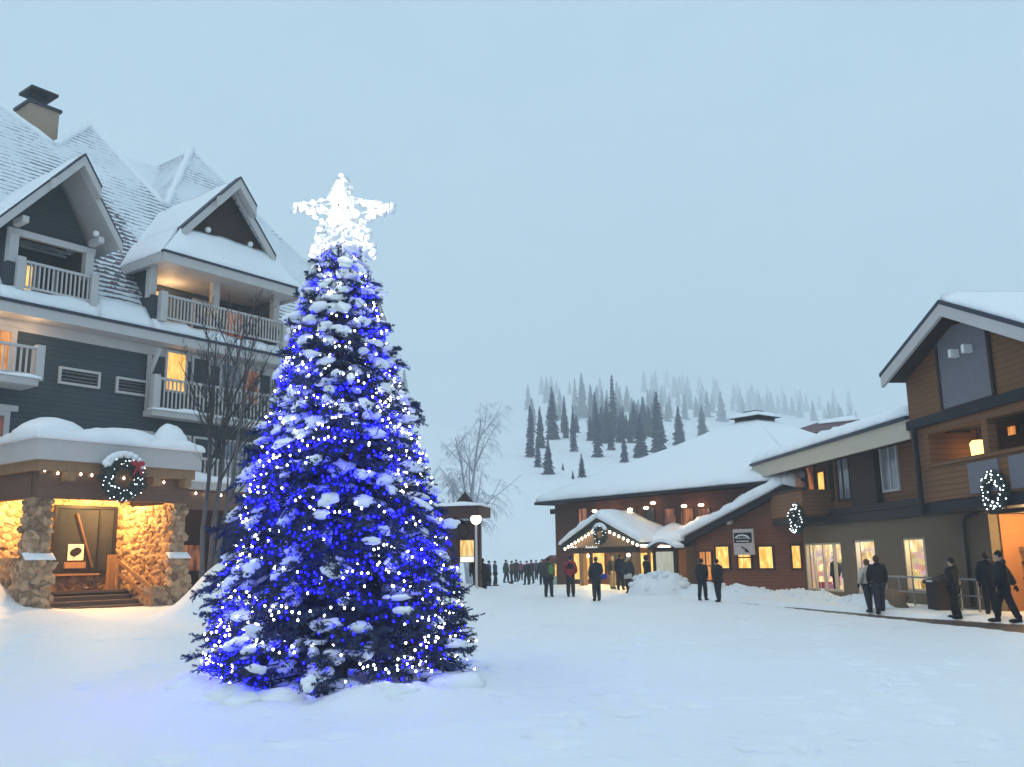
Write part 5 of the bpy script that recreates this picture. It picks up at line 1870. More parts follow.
def dens_b(z, a):
    n_ = noise.noise(Vector((math.cos(a) * 1.3, math.sin(a) * 1.3, z * .8)))
    k = 1.0 if z < 4.3 else .75
    c_ = max(0, -math.sin(a)) ** 3 * max(0, 1 - abs(z - 2.5) / 1.8)
    return k * min(1.0, max(.26, 1.1 * c_ + .68 + 2.6 * n_))


def dens_w(z, a):
    n_ = noise.noise(Vector((math.cos(a) * 1.5 + 5, math.sin(a) * 1.5, z * 1.1)))
    k = .55
    if 3.2 < z < 5.0 or z < 1.7: k = .8
    return k * (1.25 if n_ > 0 else .4)


tree_string('light_string', 'blue fairy lights wound all round the Christmas tree', 34, .3, .052, BULB_B, .015, dens_b)
tree_string('light_string', 'white fairy lights wound between the blue ones on the Christmas tree', 20, 2.1, .075, BULB_W, .0145, dens_w)

# star
sc_ = at(342, 216, TY - .05)
star = thing('tree_star', 'large white lit star thick with snow on top of the Christmas tree', 'star', (TX, TY - .1, tz + TH - .3))
base = Vector((TX, TY - .1, tz + TH - .3))
def sp_(px, py): 
    q = at(px, py, TY - .1) - base
    return Vector((q.x, 0, q.z))
outl = [(342, 178), (353, 201), (388, 208), (362, 223), (373, 256), (343, 242), (312, 257), (323, 223), (297, 207), (331, 201)]
op = [sp_(*p) for p in outl]
m = MB()
fm = plain('star_frame', (.6, .6, .6), .4, .1)
for dy in (-.09, .09):
    m.tube([p + Vector((0, dy, 0)) for p in op + op[:1]], .014, 6)
cpt = sp_(342, 217)
for p in op:
    m.tube([p + Vector((0, -.09, 0)), p + Vector((0, .09, 0))], .012, 5)
    m.tube([p, cpt], .012, 5)
m.tube([(0, 0, -.4), cpt], .03, 6)
m.build('frame', fm, star)
s = MB(); s.sm = True
sr = random.Random(77)
for k in range(10):
    a, b = op[k], op[(k + 1) % 10]
    for t in (.1, .3, .5, .7, .9):
        if sr.random() < (.4 if k in (1, 2, 7, 8) else .9):
            s.ball(a.lerp(b, t) + Vector((sr.uniform(-.03, .03), sr.uniform(-.05, .05), .02)), sr.uniform(.045, .085), 9, 6, (1.2, 1.1, .9), .5, None, sr.random() * 9)
arms = ((0, 80, .15), (8, 9, .03), (2, 9, .03), (4, 46, .09), (6, 46, .09))
for ti, cnt, wd in arms:
    for k in range(cnt):
        u = sr.random()
        p = cpt.lerp(op[ti], u * .97)
        ax_ = (op[ti] - cpt).normalized()
        sd = Vector((-ax_.z, 0, ax_.x))
        ww = wd * (1.5 - u * 1.1)
        s.ball(p + sd * sr.uniform(-ww, ww) + Vector((0, sr.uniform(-.12, .12), 0)), sr.uniform(.035, .075), 9, 6, (1, 1, 1.1), .55, None, sr.random() * 9)
for ti in (2, 8):
    for k in range(5): s.ball(op[ti] + Vector((sr.uniform(-.1, .1) * 1.2, sr.uniform(-.06, .06), sr.uniform(-.09, .07))), sr.uniform(.04, .06), 9, 6, (1, 1, 1), .5, None, sr.random() * 9)
s.build('star_snow', TSNOW, star)
proto = None
spots = []
for k in range(10):
    for t in (0, .25, .5, .75):
        for dy in (-.1,) if t else (-.1, .08):
            spots.append(op[k].lerp(op[(k + 1) % 10], t) + Vector((0, dy, 0)))
for k in range(48):
    spots.append(cpt.lerp(op[sr.choice((0, 0, 4, 6, 2, 8, 1, 9, 5))], sr.uniform(0, .9)) + Vector((sr.uniform(-.04, .04), sr.uniform(-.2, -.14), sr.uniform(-.04, .04))))
for p in spots:
    if proto is None:
        q = MB(); q.sm = True
        proto = q.ball((0, 0, 0), .026, 8, 6).build('bulb', BULB_STAR, star, p)
    else:
        o = proto.copy(); COL.objects.link(o); o.parent = star; o.location = p

# ------------------------------------------------------------------ bare trees
def bare_tree(name, label, loc, stems, bark, twigmat, seed, weep=False):
    t = thing(name, label, 'tree', loc)
    rr = random.Random(seed)
    tr, tw = MB(), MB()
    tr.sm = tw.sm = True

    def grow(p, d, ln, r, depth, mb):
        n = 5
        pts, rs = [p], [r]
        for k in range(n):
            j = Vector((rr.uniform(-1, 1), rr.uniform(-1, 1), rr.uniform(-.5, .8))) * (.10 + .03 * (3 - depth))
            d = (d + j).normalized()
            if weep and depth <= 1: d = (d + Vector((0, 0, -.46))).normalized()
            elif not weep: d = (d + Vector((0, 0, .05))).normalized()
            p = p + d * (ln / n)
            pts.append(p); rs.append(max(.0045, r * (1 - .72 * (k + 1) / n)))
        mb.tube(pts, rs, 7 if depth >= 3 else (5 if depth == 2 else 3), False)
        if depth == 0: return
        cnt = {3: 13, 2: 8, 1: 6}[min(3, depth)] + (2 if weep else 0)
        for k in range(cnt):
            s = rr.uniform(.28 if depth == 3 else .15, .98)
            i = min(n - 1, int(s * n))
            q = pts[i].lerp(pts[i + 1], s * n - i)
            base = (pts[i + 1] - pts[i]).normalized()
            o = Vector((rr.uniform(-1, 1), rr.uniform(-1, 1), rr.uniform(-.1, .5))).normalized()
            nd = (base * rr.uniform(.5, 1.0) + o * (rr.uniform(.5, .95) if weep else rr.uniform(.42, .85)) + Vector((0, 0, 0 if weep else .08))).normalized()
            grow(q, nd, ln * rr.uniform(.28, .46) * (1.15 - .55 * s), rs[i] * .5, depth - 1, tw)
    for d, ln, r, off in stems:
        grow(Vector(off), Vector(d).normalized(), ln, r, 3, tr)
    tr.build('trunk', bark, t)
    tw.build('branches', twigmat, t)
    return t


BIRCH = plain('pale_grey_bark', (.115, .1, .1), .85, .4, 5, .3)
TWIG = frosted('frosted_twig', (.035, .031, .034), (.07, .06, .065), .85, 1.3)
tb = Vector((-9.75, 29.2, 0)); tb.z = ground_z(tb.x, tb.y) - .3
bare_tree('bare_birch', 'bare many stemmed birch on the snow mound by the stone porch', tb,
          [((-.07, 0, 1), 8.2, .09, (-.2, 0, 0)), ((.06, .05, 1), 9.0, .1, (.0, .1, 0)), ((.13, -.05, 1), 7.8, .085, (.15, 0, 0))], BIRCH, TWIG, 5)
FROST = frosted('hoar_frost_twig', (.33, .36, .44), (.5, .54, .62), .1, .8)
kb_ = at(480, 560, 46)
bare_tree('frosted_birch', 'frosted birch with weeping branches standing behind the timber kiosk', (kb_.x - .5, 46, ground_z(kb_.x, 46) - .2),
          [((-.03, 0, 1), 8.7, .12, (0, 0, 0)), ((.1, 0, 1), 7.8, .1, (.1, 0, 0)), ((-.2, .1, 1), 6.2, .08, (-.1, 0, 0))], FROST, FROST, 9, True)

# ------------------------------------------------------------------ conifers on the hill
FIR = frosted('hill_fir_needles', (.018, .02, .062), (.036, .04, .1), .95, 1.5, (.5, .56, .72))  # the blue of the haze is mixed into the needle colours
FIRBARK = plain('fir_bark', (.05, .04, .04), .9, .2)


def fir_meshes(seed, slim):
    rr = random.Random(seed)
    m = MB()
    h = 1.0
    lv = 17
    for k in range(lv):
        z = .06 + .9 * k / (lv - 1)
        R = slim * (1.02 - z) ** .8 * rr.uniform(.8, 1.15) + .008
        nbr = max(5, int(12 - 5 * z))
        a0 = rr.uniform(0, 7)
        for j in range(nbr):
            a = a0 + 2 * PI * j / nbr + rr.uniform(-.25, .25)
            r_ = R * rr.uniform(.62, 1.22)
            c, s = math.cos(a), math.sin(a)
            w_ = r_ * rr.uniform(.4, .58)
            zt = z + .035
            zd = z - r_ * rr.uniform(.2, .5)
            p0 = Vector((0, 0, zt))
            pm_ = Vector((c * r_ * .6, s * r_ * .6, (zt + zd) / 2 + .012))
            sd = Vector((-s, c, 0)) * w_
            pe = Vector((c * r_, s * r_, zd))
            dn = Vector((0, 0, -.022))
            m.add([p0, pm_ + sd + dn, pe, pm_ - sd + dn, pm_, pm_ + Vector((0, 0, -.05))], [(0, 1, 4), (1, 2, 4), (2, 3, 4), (3, 0, 4), (1, 5, 2), (2, 5, 3)])
    m.add([(-.01, 0, .93), (.01, 0, .93), (0, .01, .93), (0, 0, 1.03)], [(0, 1, 3), (1, 2, 3), (2, 0, 3)])
    cr = m.build('crown', FIR)
    tr = MB().tube([(0, 0, -.03), (0, 0, .9)], [.016, .003], 5).build('trunk', FIRBARK)
    return cr, tr


protos = [fir_meshes(100 + k, s) for k, s in enumerate((.105, .12, .14, .155, .17))]
pm_data = [(c.data, t.data) for c, t in protos]
for c, t in protos:
    bpy.data.objects.remove(c); bpy.data.objects.remove(t)


def hill_hit(px, py):
    d = ray(px, py)
    y = 60.0
    while y < 2400:
        p = CAM_LOC + d * y
        if p.z <= ground_z(p.x, p.y) and y > 100: return p
        y += 3 if y < 400 else 6
    return None


def fir(px, pb, ptop, wide, label, group, rr):
    p = hill_hit(px, pb)
    if p is None: return
    hgt = (pb - ptop) * p.y / FOC * 1.03
    t = thing('fir_tree', label, 'fir tree', (p.x, p.y, ground_z(p.x, p.y) - .1), rr.uniform(0, 6.3), group)
    want = 1.28 * wide * p.y / FOC / 2 / hgt
    k = min(range(5), key=lambda i: abs((.105, .12, .14, .155, .17)[i] - want + rr.uniform(-.012, .012)))
    for n_, me in (('crown', pm_data[k][0]), ('trunk', pm_data[k][1])):
        o = bpy.data.objects.new(n_, me)
        COL.objects.link(o)
        o.parent = t
    wk = min(1.35, max(.7, want / (.105, .12, .14, .155, .17)[k]))
    t.scale = (hgt * wk, hgt * wk, hgt)


rr = random.Random(21)
S6 = lambda x, y: (510 + x / 4.096, 360 + y / 4.096)
near = [(75, 205, 100, 30), (85, 400, 190, 38), (125, 360, 190, 40), (115, 445, 330, 34), (158, 470, 330, 58), (175, 328, 112, 52), (205, 215, 120, 36), (225, 302, 150, 34),
        (245, 142, 85, 26), (268, 205, 75, 30), (262, 378, 190, 30), (298, 240, 50, 48), (335, 270, 105, 40), (360, 402, 180, 42), (352, 300, 130, 40), (400, 340, 160, 44),
        (425, 310, 60, 44), (414, 370, 262, 34), (465, 320, 190, 40), (470, 425, 310, 36), (482, 205, 105, 36), (510, 320, 170, 40), (548, 300, 150, 44), (538, 405, 225, 62),
        (572, 315, 190, 40), (610, 378, 128, 66), (598, 300, 150, 44), (645, 252, 170, 32), (655, 240, 150, 30), (695, 352, 190, 56), (718, 247, 140, 32), (790, 316, 185, 58),
        (380, 250, 120, 40), (440, 260, 150, 36), (330, 190, 95, 30), (590, 230, 130, 40), (90, 300, 200, 30), (180, 240, 130, 34), (378, 320, 190, 38), (528, 250, 160, 34)]
one = {(295): 0}
for x, b, t, w_ in near:
    px, pb = S6(x, b); _, pt = S6(x, t)
    fir(px, pb, pt, w_ / 4.096, 'dark snow dusted fir in the stand on the open ski hill above the hall', 'firs in the dark stand on the hill', rr)
for (x, b, t, w_), lab in (((295, 482, 385, 34), 'lone slim fir standing lowest on the open snow just above the hall roof'),
                           ((258, 492, 455, 14), 'tiny sapling fir poking out of the snow beside the lone slim fir'),
                           ((217, 452, 420, 18), 'small pale sapling fir below the big stand on the open snow')):
    px, pb = S6(x, b); _, pt = S6(x, t)
    fir(px, pb, pt, w_ / 4.096, lab, None, rr)
for k in range(95):
    x = rr.choice((rr.uniform(330, 480), rr.uniform(490, 630), rr.uniform(90, 290)))
    lo, hi = (170, 330) if x < 300 else (190, 345)
    b = rr.uniform(lo, hi)
    if x < 300 and rr.random() < .5: continue
    px, pb = S6(x, b)
    fir(px, pb, pb - rr.uniform(15, 28), rr.uniform(6.5, 10.5), 'dark snow dusted fir in the stand on the open ski hill above the hall', 'firs in the dark stand on the hill', rr)
far = [S6(x, b) + (S6(x, t)[1], w_ / 4.096) for x, b, t, w_ in ((130, 142, 65, 30), (170, 150, 65, 32), (192, 140, 80, 30), (370, 135, 68, 34), (575, 180, 120, 30), (655, 180, 130, 36), (765, 235, 150, 40), (868, 252, 130, 46), (912, 208, 150, 26), (955, 235, 160, 46), (985, 225, 170, 30), (1010, 212, 165, 30), (810, 235, 125, 36), (690, 190, 120, 34), (740, 200, 120, 34), (830, 215, 140, 34), (625, 150, 100, 30))]
far += [(764, 413, 396, 9), (772, 414, 392, 10), (779, 414, 394, 9), (786, 415, 393, 10), (793, 416, 396, 9), (800, 418, 398, 9), (757, 412, 392, 9), (749, 410, 390, 10), (741, 412, 388, 10), (814, 421, 400, 9), (825, 419, 407, 9), (834, 419, 401, 8), (842, 420, 406, 9), (848, 421, 412, 7), (856, 417, 410, 8), (807, 412, 394, 9),
        (735, 405, 384, 8), (752, 400, 382, 8), (768, 401, 384, 8), (783, 404, 386, 8), (797, 405, 388, 8), (716, 402, 380, 9), (820, 410, 394, 8), (700, 396, 374, 9), (683, 392, 372, 9), (667, 388, 368, 9)]
for k in range(34):
    x = rr.uniform(640, 858); b = 398 + (x - 640) * .1 + rr.uniform(-8, 8)
    far.append((x, b, b - rr.uniform(14, 24), rr.uniform(6.5, 10)))
for px, pb, pt, w_ in far:
    fir(px, pb, pt, w_, 'pale fir fading into the fog along the top of the ski hill', 'firs fading into the fog', rr)
fir(404, 420, 370, 15, 'lone ghostly fir in the fog just beyond the end of the lodge', None, rr)


# ------------------------------------------------------------------ snow heaps
def heap(name, label, loc, rz, sx, sy, h, seed, lumps=26):
    t = thing(name, label, 'snow pile', loc, rz, None)
    m = MB(); m.sm = True
    n1, n2 = 40, 22
    vs, fs = [], []
    for j in range(n2 + 1):
        for i in range(n1 + 1):
            u, v = -1 + 2 * i / n1, -1 + 2 * j / n2
            e = max(0, 1 - (abs(u) ** 2.2 + abs(v) ** 2.2))
            q = Vector((u * sx * .9, v * sy * .9, seed))
            z = h * e ** .7 * (.8 + .45 * noise.noise(q * .9) + .16 * noise.noise(q * 2.6)) + .07 * noise.noise(q * 6) * (e > 0)
            vs.append((u * sx, v * sy, z - .12 if e <= 0 else z))
    for j in range(n2):
        for i in range(n1):
            a = j * (n1 + 1) + i
            fs.append((a, a + 1, a + n1 + 2, a + n1 + 1))
    m.add(vs, fs)
    m.build('mound', SNOW_ROUGH, t)
    s = MB(); s.sm = True
    r_ = random.Random(seed)
    for k in range(lumps):
        a = r_.uniform(0, 2 * PI); q = r_.uniform(.1, .95)
        u, v = math.cos(a) * q, math.sin(a) * q
        e = max(0, 1 - (abs(u) ** 2.2 + abs(v) ** 2.2))
        qq = Vector((u * sx * .9, v * sy * .9, seed))
        z = h * e ** .7 * (.8 + .45 * noise.noise(qq * .9) + .16 * noise.noise(qq * 2.6))
        s.ball((u * sx, v * sy, z), r_.uniform(.06, .16) * min(1.3, h + .3), 8, 5, (1.2, 1, .8), .5, None, k)
    tag(s.build('lumps', SNOW_ROUGH, t), kind='stuff')
    return t


p = at(658, 596, 43.6)
heap('snow_pile', 'tall heap of shovelled snow in front of the notice board', (p.x + .1, 43.4, -.05), -.5, 1.6, 1.1, 1.25, 3)
p = CF.world(-27.0, -3.9, -.05)
heap('snow_pile', 'low bank of snow under the yellow windows of the red gabled wing', p, CF.ang, 3.6, 1.1, .62, 8)
p = RF.world(-36.6, -1.4, -.05)
heap('snow_pile', 'long bank of snow below the mullioned shop window', p, RF.ang, 5.2, .8, .34, 14)
p = RF.world(-30.6, -1.75, -.05)
heap('snow_pile', 'dirty edged snow bank below the bright shop window with brown rock showing', p, RF.ang, 2.1, .7, .5, 19)
m = MB(); m.sm = True
m.ball((0, 0, .15), .6, 12, 8, (1.35, .6, .75), .45, None, 3)
rk_ = tag(m.build('boulder', plain('brown_rock', (.2, .13, .08), .85, .35, 4.0, .4)), 'brown boulder half buried in the snow bank by the guard rail', 'boulder')
rk_.location = RF.world(-29.2, -1.55, 0); rk_.rotation_euler = (0, 0, RF.ang)

# stump of post in the snow bank
p = CF.world(-26.6, -4.5, 0)
bo = thing('bollard', 'short dark post sticking out of the snow bank under the yellow windows', 'bollard', p, .2)
MB().tube([(0, 0, -.2), (.04, 0, .85), (.05, 0, .95)], [.14, .13, .09], 8).build('post', BROWN_DK, bo)
MB().ball((.05, 0, .97), .15, 9, 6, (1, 1, .6)).build('snow_cap', SNOW, bo)


# ------------------------------------------------------------------ people
DG = None


def skin_mesh(name, mat, parent, chains, sub=1):
    """one continuous surface grown over joints; chains: {key: (pos, radius)}, edges [(key, key)]"""
    joints, edges = chains
    keys = list(joints)
    me = bpy.data.meshes.new(name + '_joints')
    me.from_pydata([joints[k][0] for k in keys], [(keys.index(a), keys.index(b)) for a, b in edges], [])
    o = bpy.data.objects.new(name, me)
    COL.objects.link(o)
    sk = o.modifiers.new('skin', 'SKIN')
    sk.use_smooth_shade = True
    lay = me.skin_vertices[0].data if len(me.skin_vertices) else None
    if lay is None:
        raise RuntimeError('no skin layer')
    for i, k in enumerate(keys):
        r = joints[k][1]
        lay[i].radius = r if isinstance(r, tuple) else (r, r)
        lay[i].use_root = (i == 0)
    ss = o.modifiers.new('sub', 'SUBSURF'); ss.levels = sub; ss.render_levels = sub
    bpy.context.view_layer.update()
    dg = bpy.context.evaluated_depsgraph_get()
    new = bpy.data.meshes.new_from_object(o.evaluated_get(dg))
    bpy.data.objects.remove(o)
    bpy.data.meshes.remove(me)
    new.materials.clear()
    new.materials.append(mat)
    for pgn in new.polygons: pgn.use_smooth = True
    r_ = bpy.data.objects.new(name, new)
    COL.objects.link(r_)
    r_.parent = parent
    return r_


SKIN = plain('skin', (.5, .33, .26), .55, .05)
CLOTH = {}


def cloth(c):
    if c not in CLOTH: CLOTH[c] = plain('cloth_%d' % len(CLOTH), c, .85, .3, 9.0, .15)
    return CLOTH[c]


def person(label, loc, face, h=1.74, jacket=(.02, .02, .028), trousers=(.015, .016, .02), hat=(.02, .02, .03), step=.16, arm=(.0, .0), lean=0.0, hood=False, long=0.0, bend=(0.0, 0.0), boots=(.012, .012, .014), group='people on the plaza', skirt=0.0, hair=None):
    """h: height; face: heading in radians (0 = away from the camera along +y); step: stride; arm: forward swing of each hand; bend: elbow bend"""
    k = h / 1.75
    t = thing('person', label, 'person', loc, -face, group)
    V = lambda x, y, z: (x * k, (y + lean * max(0, z - .9)) * k, z * k)
    hipz = .93 - abs(step) * .12
    J = {'pel': (V(0, 0, hipz), (.13 * k, .1 * k)), 'spi': (V(0, 0, 1.14), (.12 * k, .095 * k)), 'che': (V(0, .0, 1.34), (.15 * k, .105 * k)), 'nek': (V(0, 0, 1.5), .052 * k),
         'jaw': (V(0, .025, 1.585), (.062 * k, .072 * k)), 'hed': (V(0, .012, 1.67), (.077 * k, .092 * k)), 'crn': (V(0, .0, 1.72), (.055 * k, .065 * k))}
    E = [('pel', 'spi'), ('spi', 'che'), ('che', 'nek'), ('nek', 'jaw'), ('jaw', 'hed'), ('hed', 'crn')]
    wrists = []
    for s, n_ in ((-1, 'l'), (1, 'r')):
        i = 0 if s < 0 else 1
        sw, bd = arm[i], bend[i]
        J['sh' + n_] = (V(s * .175, 0, 1.41), .06 * k)
        el = Vector((s * .235, sw * .5 - .02, 1.14))
        wr = el + Vector((-s * .04 * bd, .05 + sw * .6 + .17 * bd, -.24 + .2 * bd))
        J['el' + n_] = (V(*el), .043 * k)
        J['wr' + n_] = (V(*wr), .03 * k)
        wrists.append((s, Vector(V(*wr)), (wr - el).normalized()))
        st = step * s
        J['hp' + n_] = (V(s * .085, 0, hipz - .04), .085 * k)
        J['kn' + n_] = (V(s * .1, st * .6 + .03, .5), .06 * k)
        J['an' + n_] = (V(s * .105, st - .02, .09), .043 * k)
        J['to' + n_] = (V(s * .115, st + .14, .045), .036 * k)
        E += [('che', 'sh' + n_), ('sh' + n_, 'el' + n_), ('el' + n_, 'wr' + n_), ('pel', 'hp' + n_), ('hp' + n_, 'kn' + n_), ('kn' + n_, 'an' + n_), ('an' + n_, 'to' + n_)]
    skin_mesh('body', SKIN, t, (J, E))
    # nose, ears and eyes sit on the face
    hd = Vector(V(0, .02, 1.645))
    f = MB(); f.sm = True
    f.ball(hd + Vector((0, .1, -.01)) * k, .016 * k, 6, 5, (.8, 1.2, 1.3))
    for s in (-1, 1): f.ball(hd + Vector((s * .082, -.005, .0)) * k, .022 * k, 6, 5, (.5, .9, 1.4))
    f.build('nose_and_ears', SKIN, t)
    f = MB(); f.sm = True
    for s in (-1, 1): f.ball(hd + Vector((s * .032, .083, .022)) * k, .011 * k, 6, 4)
    f.build('eyes', BLACK, t)
    g_ = lambda q, a: (J[q][0], tuple(x + a * k for x in J[q][1]) if isinstance(J[q][1], tuple) else J[q][1] + a * k)
    jk = {q: g_(q, .064) for q in ('che', 'spi', 'pel', 'shl', 'shr', 'ell', 'elr', 'wrl', 'wrr')}
    jk['nek'] = (V(0, -.02, 1.485), (.1 * k, .1 * k))
    je = [('che', 'spi'), ('spi', 'pel'), ('che', 'nek')]
    jk['hem'] = (V(0, 0, hipz - .13 - long), (.19 * k, .165 * k)); je.append(('pel', 'hem'))
    for n_ in 'lr':
        for q, a in (('sh', .075), ('el', .066), ('wr', .05)): jk[q + n_] = g_(q + n_, a)
        je += [('che', 'sh' + n_), ('sh' + n_, 'el' + n_), ('el' + n_, 'wr' + n_)]
    skin_mesh('jacket', cloth(jacket), t, (jk, je))
    tr = {'pel': g_('pel', .02)}
    te = []
    for n_ in 'lr':
        for q in ('hp', 'kn', 'an'): tr[q + n_] = g_(q + n_, .044)
        te += [('pel', 'hp' + n_), ('hp' + n_, 'kn' + n_), ('kn' + n_, 'an' + n_)]
    skin_mesh('trousers', cloth(trousers), t, (tr, te))
    for n_ in 'lr':
        a, b = Vector(J['an' + n_][0]), Vector(J['to' + n_][0])
        m = MB(); m.sm = True
        m.tube([a + Vector((0, -.01, .1)) * k, a, a + Vector((0, .01, -.045)) * k], [.066 * k, .066 * k, .06 * k], 9)
        m.tube([a + Vector((0, -.07, -.04)) * k, a + Vector((0, 0, -.035)) * k, b, b + Vector((0, .07, -.005)) * k], [.035 * k, .055 * k, .05 * k, .025 * k], 9)
        m.build('boot', cloth(boots), t)
    top_ = Vector(V(0, .0, 1.68))
    m = MB(); m.sm = True
    if hood:
        m.ball(top_ + Vector((0, -.02, -.02)) * k, .135 * k, 12, 8, (.92, .95, 1.12))
        m.build('hood', cloth(jacket), t)
    elif hair:
        m.ball(top_ + Vector((0, -.025, -.0)) * k, .105 * k, 12, 8, (.95, 1.02, 1.05))
        m.build('hair', cloth(hair), t)
    else:
        m.ball(top_ + Vector((0, -.014, .012)) * k, .1 * k, 12, 8, (.9, 1.0, .98))
        m.build('hat', cloth(hat), t)
    if not hood:                                  # a hood or collar rolled at the neck
        m = MB(); m.sm = True
        m.ball(Vector(V(0, -.085, 1.5)), .1 * k, 10, 7, (1.15, .7, .75))
        m.build('rolled_hood', cloth(jacket), t)
    for s, w_, d in wrists:                       # gloves: palm, four bent fingers, a thumb
        m = MB(); m.sm = True
        sd = Vector((0, 1, 0)) - d * d.y
        sd = sd.normalized() if sd.length > .1 else Vector((0, 0, 1))
        nn = d.cross(sd)
        m.tube([w_, w_ + d * .05 * k, w_ + d * .1 * k], [.036 * k, .046 * k, .04 * k], 8)
        for q, l_ in ((-.03, .055), (-.01, .07), (.01, .075), (.03, .065)):
            b0 = w_ + d * .09 * k + sd * q * k
            m.tube([b0, b0 + d * l_ * .55 * k, b0 + (d * l_ * .9 - nn * s * .03) * k], [.013 * k, .012 * k, .009 * k], 5)
        b0 = w_ + d * .04 * k + sd * .035 * k
        m.tube([b0, b0 + (d * .03 + sd * .03) * k, b0 + (d * .065 + sd * .035) * k], [.015 * k, .013 * k, .01 * k], 5)
        m.build('glove', cloth(boots), t)
    return t


def gp(px, py, dz=0.0):
    d = ray(px, py)
    y = 8.0
    while y < 90:
        p = CAM_LOC + d * y
        if p.z <= ground_z(p.x, p.y): break
        y += .05
    return Vector((p.x, p.y, ground_z(p.x, p.y) + dz))


def gd(px, depth):
    p = at(px, 560, depth)
    return Vector((p.x, p.y, ground_z(p.x, p.y)))


A = math.radians
person('person in olive jacket and dark jeans wearing a bright green pack', gp(549, 597), A(15), 1.72, (.05, .055, .04), (.02, .025, .04), (.015, .015, .02), .14, (.1, -.1), 0, hood=False)
pk = thing('backpack', 'bright green backpack on the person in olive jacket', 'backpack', gp(549, 597) + Vector((.12, -.19, 1.1)), -A(15))
m = MB(); m.sm = True
m.ball((0, 0, .12), .17, 10, 8, (.85, .6, 1.35)); m.build('bag', plain('green_nylon', (.1, .2, .05), .6, .15), pk)
MB().tube([(-.1, .1, .3), (-.11, .22, .33), (-.11, .26, .2)], .02, 5).build('strap', BLACK, pk)
MB().tube([(.1, .1, .3), (.11, .22, .33), (.11, .26, .2)], .02, 5).build('strap', BLACK, pk)
pr1 = person('person in red skirted jacket with dark shoulders facing the hall entrance', gp(571, 597), A(5), 1.82, (.28, .03, .03), (.012, .012, .016), (.02, .02, .035), .08, (.2, .2), 0, bend=(.7, .7), long=.06)
m = MB(); m.sm = True
m.tube([(0, -.01, 1.27), (0, -.01, 1.38), (0, -.005, 1.5), (0, 0, 1.56)], [.2, .215, .14, .1], 14)
m.build('shoulder_yoke', cloth((.02, .015, .02)), pr1)
person('person in navy coat with a blue bag in the middle of the plaza', gp(597, 601), A(-8), 1.76, (.018, .02, .032), (.02, .022, .03), (.05, .035, .035), .06, (.1, .25), 0, bend=(.2, .8))
bgp = gp(597, 601)
bgt = thing('shoulder_bag', 'bright blue bag hanging at the hip of the person in navy coat', 'bag', bgp + Vector((.32, -.05, .86)), 0)
m = MB(); m.sm = True
m.ball((0, 0, .12), .15, 10, 7, (1, .55, .8)); m.build('bag', plain('blue_nylon', (.02, .04, .3), .6, .15), bgt)
MB().tube([(-.1, 0, .25), (-.16, 0, .5), (-.2, 0, .62)], .018, 5).build('strap', BLACK, bgt)
person('person in brown jacket with light trousers at the hall doors', gp(613, 589), A(160), 1.7, (.05, .04, .03), (.3, .24, .15), (.3, .28, .26), .05, (0, 0))
person('tall person in black at the hall doors beside the white skirted coat', gp(621, 590), A(20), 1.8, (.012, .012, .018), (.012, .012, .016), (.015, .015, .02), .07, (.1, 0))
pw_ = person('person in dark coat over pale skirt hem walking to the right hand post of the hall', gp(629, 593), A(-20), 1.74, (.03, .032, .045), (.015, .015, .02), (.3, .28, .25), .12, (.1, -.1))
pw_['label'] = 'person in dark coat over a pale hem walking past the lit entrance post'
m = MB(); m.sm = True
m.tube([(0, 0, .95), (0, 0, .82), (0, 0, .7)], [.19, .21, .22], 14); m.build('pale_hem', cloth((.5, .48, .45)), pw_)
person('person in black hooded coat at the shovelled snow heap by the notice board', gd(647, 46.2), A(-60), 1.8, (.012, .012, .016), (.012, .012, .014), hood=True, step=.1, lean=.1)
person('heavy set person in black parka under the red gabled wing', gp(703, 600.5), A(35), 1.62, (.012, .013, .02), (.012, .013, .018), (.012, .012, .015), .1, (.1, -.1), .05, bend=(.3, .1), long=.08)
person('slimmer person in black walking beside the black parka', gp(719, 602), A(-25), 1.6, (.016, .015, .02), (.012, .012, .016), (.02, .016, .018), .12, (-.1, .2), .03)
person('person in cream jacket walking arm in arm below the shop window', gp(870.5, 613), A(-12), 1.62, (.5, .44, .36), (.03, .03, .045), step=.17, hair=(.12, .06, .03), arm=(.1, .1), bend=(.2, .4), long=.02)
person('tall person in black jacket beside the cream jacket', gp(881, 614.5), A(8), 1.76, (.014, .013, .018), (.03, .03, .045), step=.17, hair=(.06, .035, .02), arm=(.1, .1), lean=.04, bend=(.3, .1))
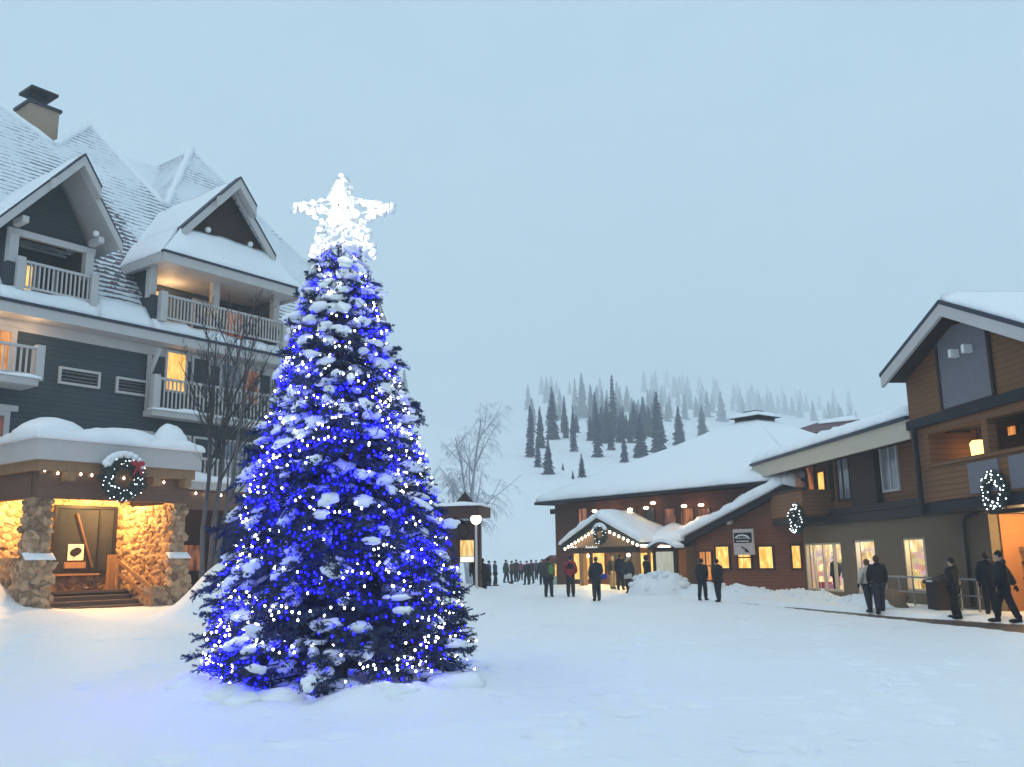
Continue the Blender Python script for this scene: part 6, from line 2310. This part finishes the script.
person('person in black knitted hat with pale scarf by the litter bin', gp(957, 620), A(-40), 1.66, (.013, .013, .016), (.012, .012, .014), (.015, .012, .012), .12, (-.1, .15))
person('slim person in black standing at the edge of the orange lit entrance', gp(992, 614), A(20), 1.68, (.012, .013, .02), (.012, .012, .018), step=.1, hair=(.03, .018, .012), arm=(0, .1), long=.05)
person('broad person in dark coat and square hat crossing the orange lit entrance', gp(1008, 623), A(-60), 1.86, (.012, .013, .022), (.012, .012, .018), (.012, .014, .014), .24, (.15, -.25), .06, long=.22)
# the little crowd at the foot of the ski hill
crowd = [(506, 74, (.03, .05, .04), 'dark green'), (511.5, 70, (.1, .05, .035), 'rust brown'), (516, 76, (.03, .02, .03), 'plum'), (520.5, 80, (.2, .05, .09), 'pink'),
         (526.5, 66, (.015, .015, .02), 'jet black'), (531, 71, (.06, .03, .03), 'maroon'), (536, 82, (.05, .05, .07), 'grey'), (542, 62, (.02, .022, .035), 'midnight blue')]
for k, (px_, d_, c_, nm) in enumerate(crowd):
    person('person in %s jacket in the queue at the foot of the ski hill' % nm, gd(px_, d_), A(rr.uniform(-180, 180)), rr.uniform(1.62, 1.8), c_, (.015, .016, .022), (.02 + .02 * (k % 3), .02, .03), rr.uniform(.04, .14), (rr.uniform(-.15, .2), rr.uniform(-.15, .2)), group='people queuing at the ski hill')
for (px_, d_, c_, nm, h_) in ((477, 35.4, (.02, .018, .022), 'person in black coat walking behind the snow rise under the globe lamp', 1.62), (483.5, 36.6, (.03, .022, .022), 'person in dark brown jacket half hidden by the snow rise near the globe lamp', 1.55)):
    q = gd(px_, d_); q.z -= .35
    person(nm, q, A(-30), h_, c_, (.015, .015, .02), (.012, .012, .015), .14, (.1, -.1), .18)
for px_, d_, c_, nm in ((489, 62, (.03, .05, .15), 'small figure in blue far out on the snow beyond the globe lamp'), (495, 64, (.04, .04, .08), 'small figure in slate grey far out on the snow beyond the globe lamp')):
    person(nm, gd(px_, d_), A(100), 1.7, c_, (.015, .015, .02), (.02, .02, .04), .1, (0, .1), group='people queuing at the ski hill')
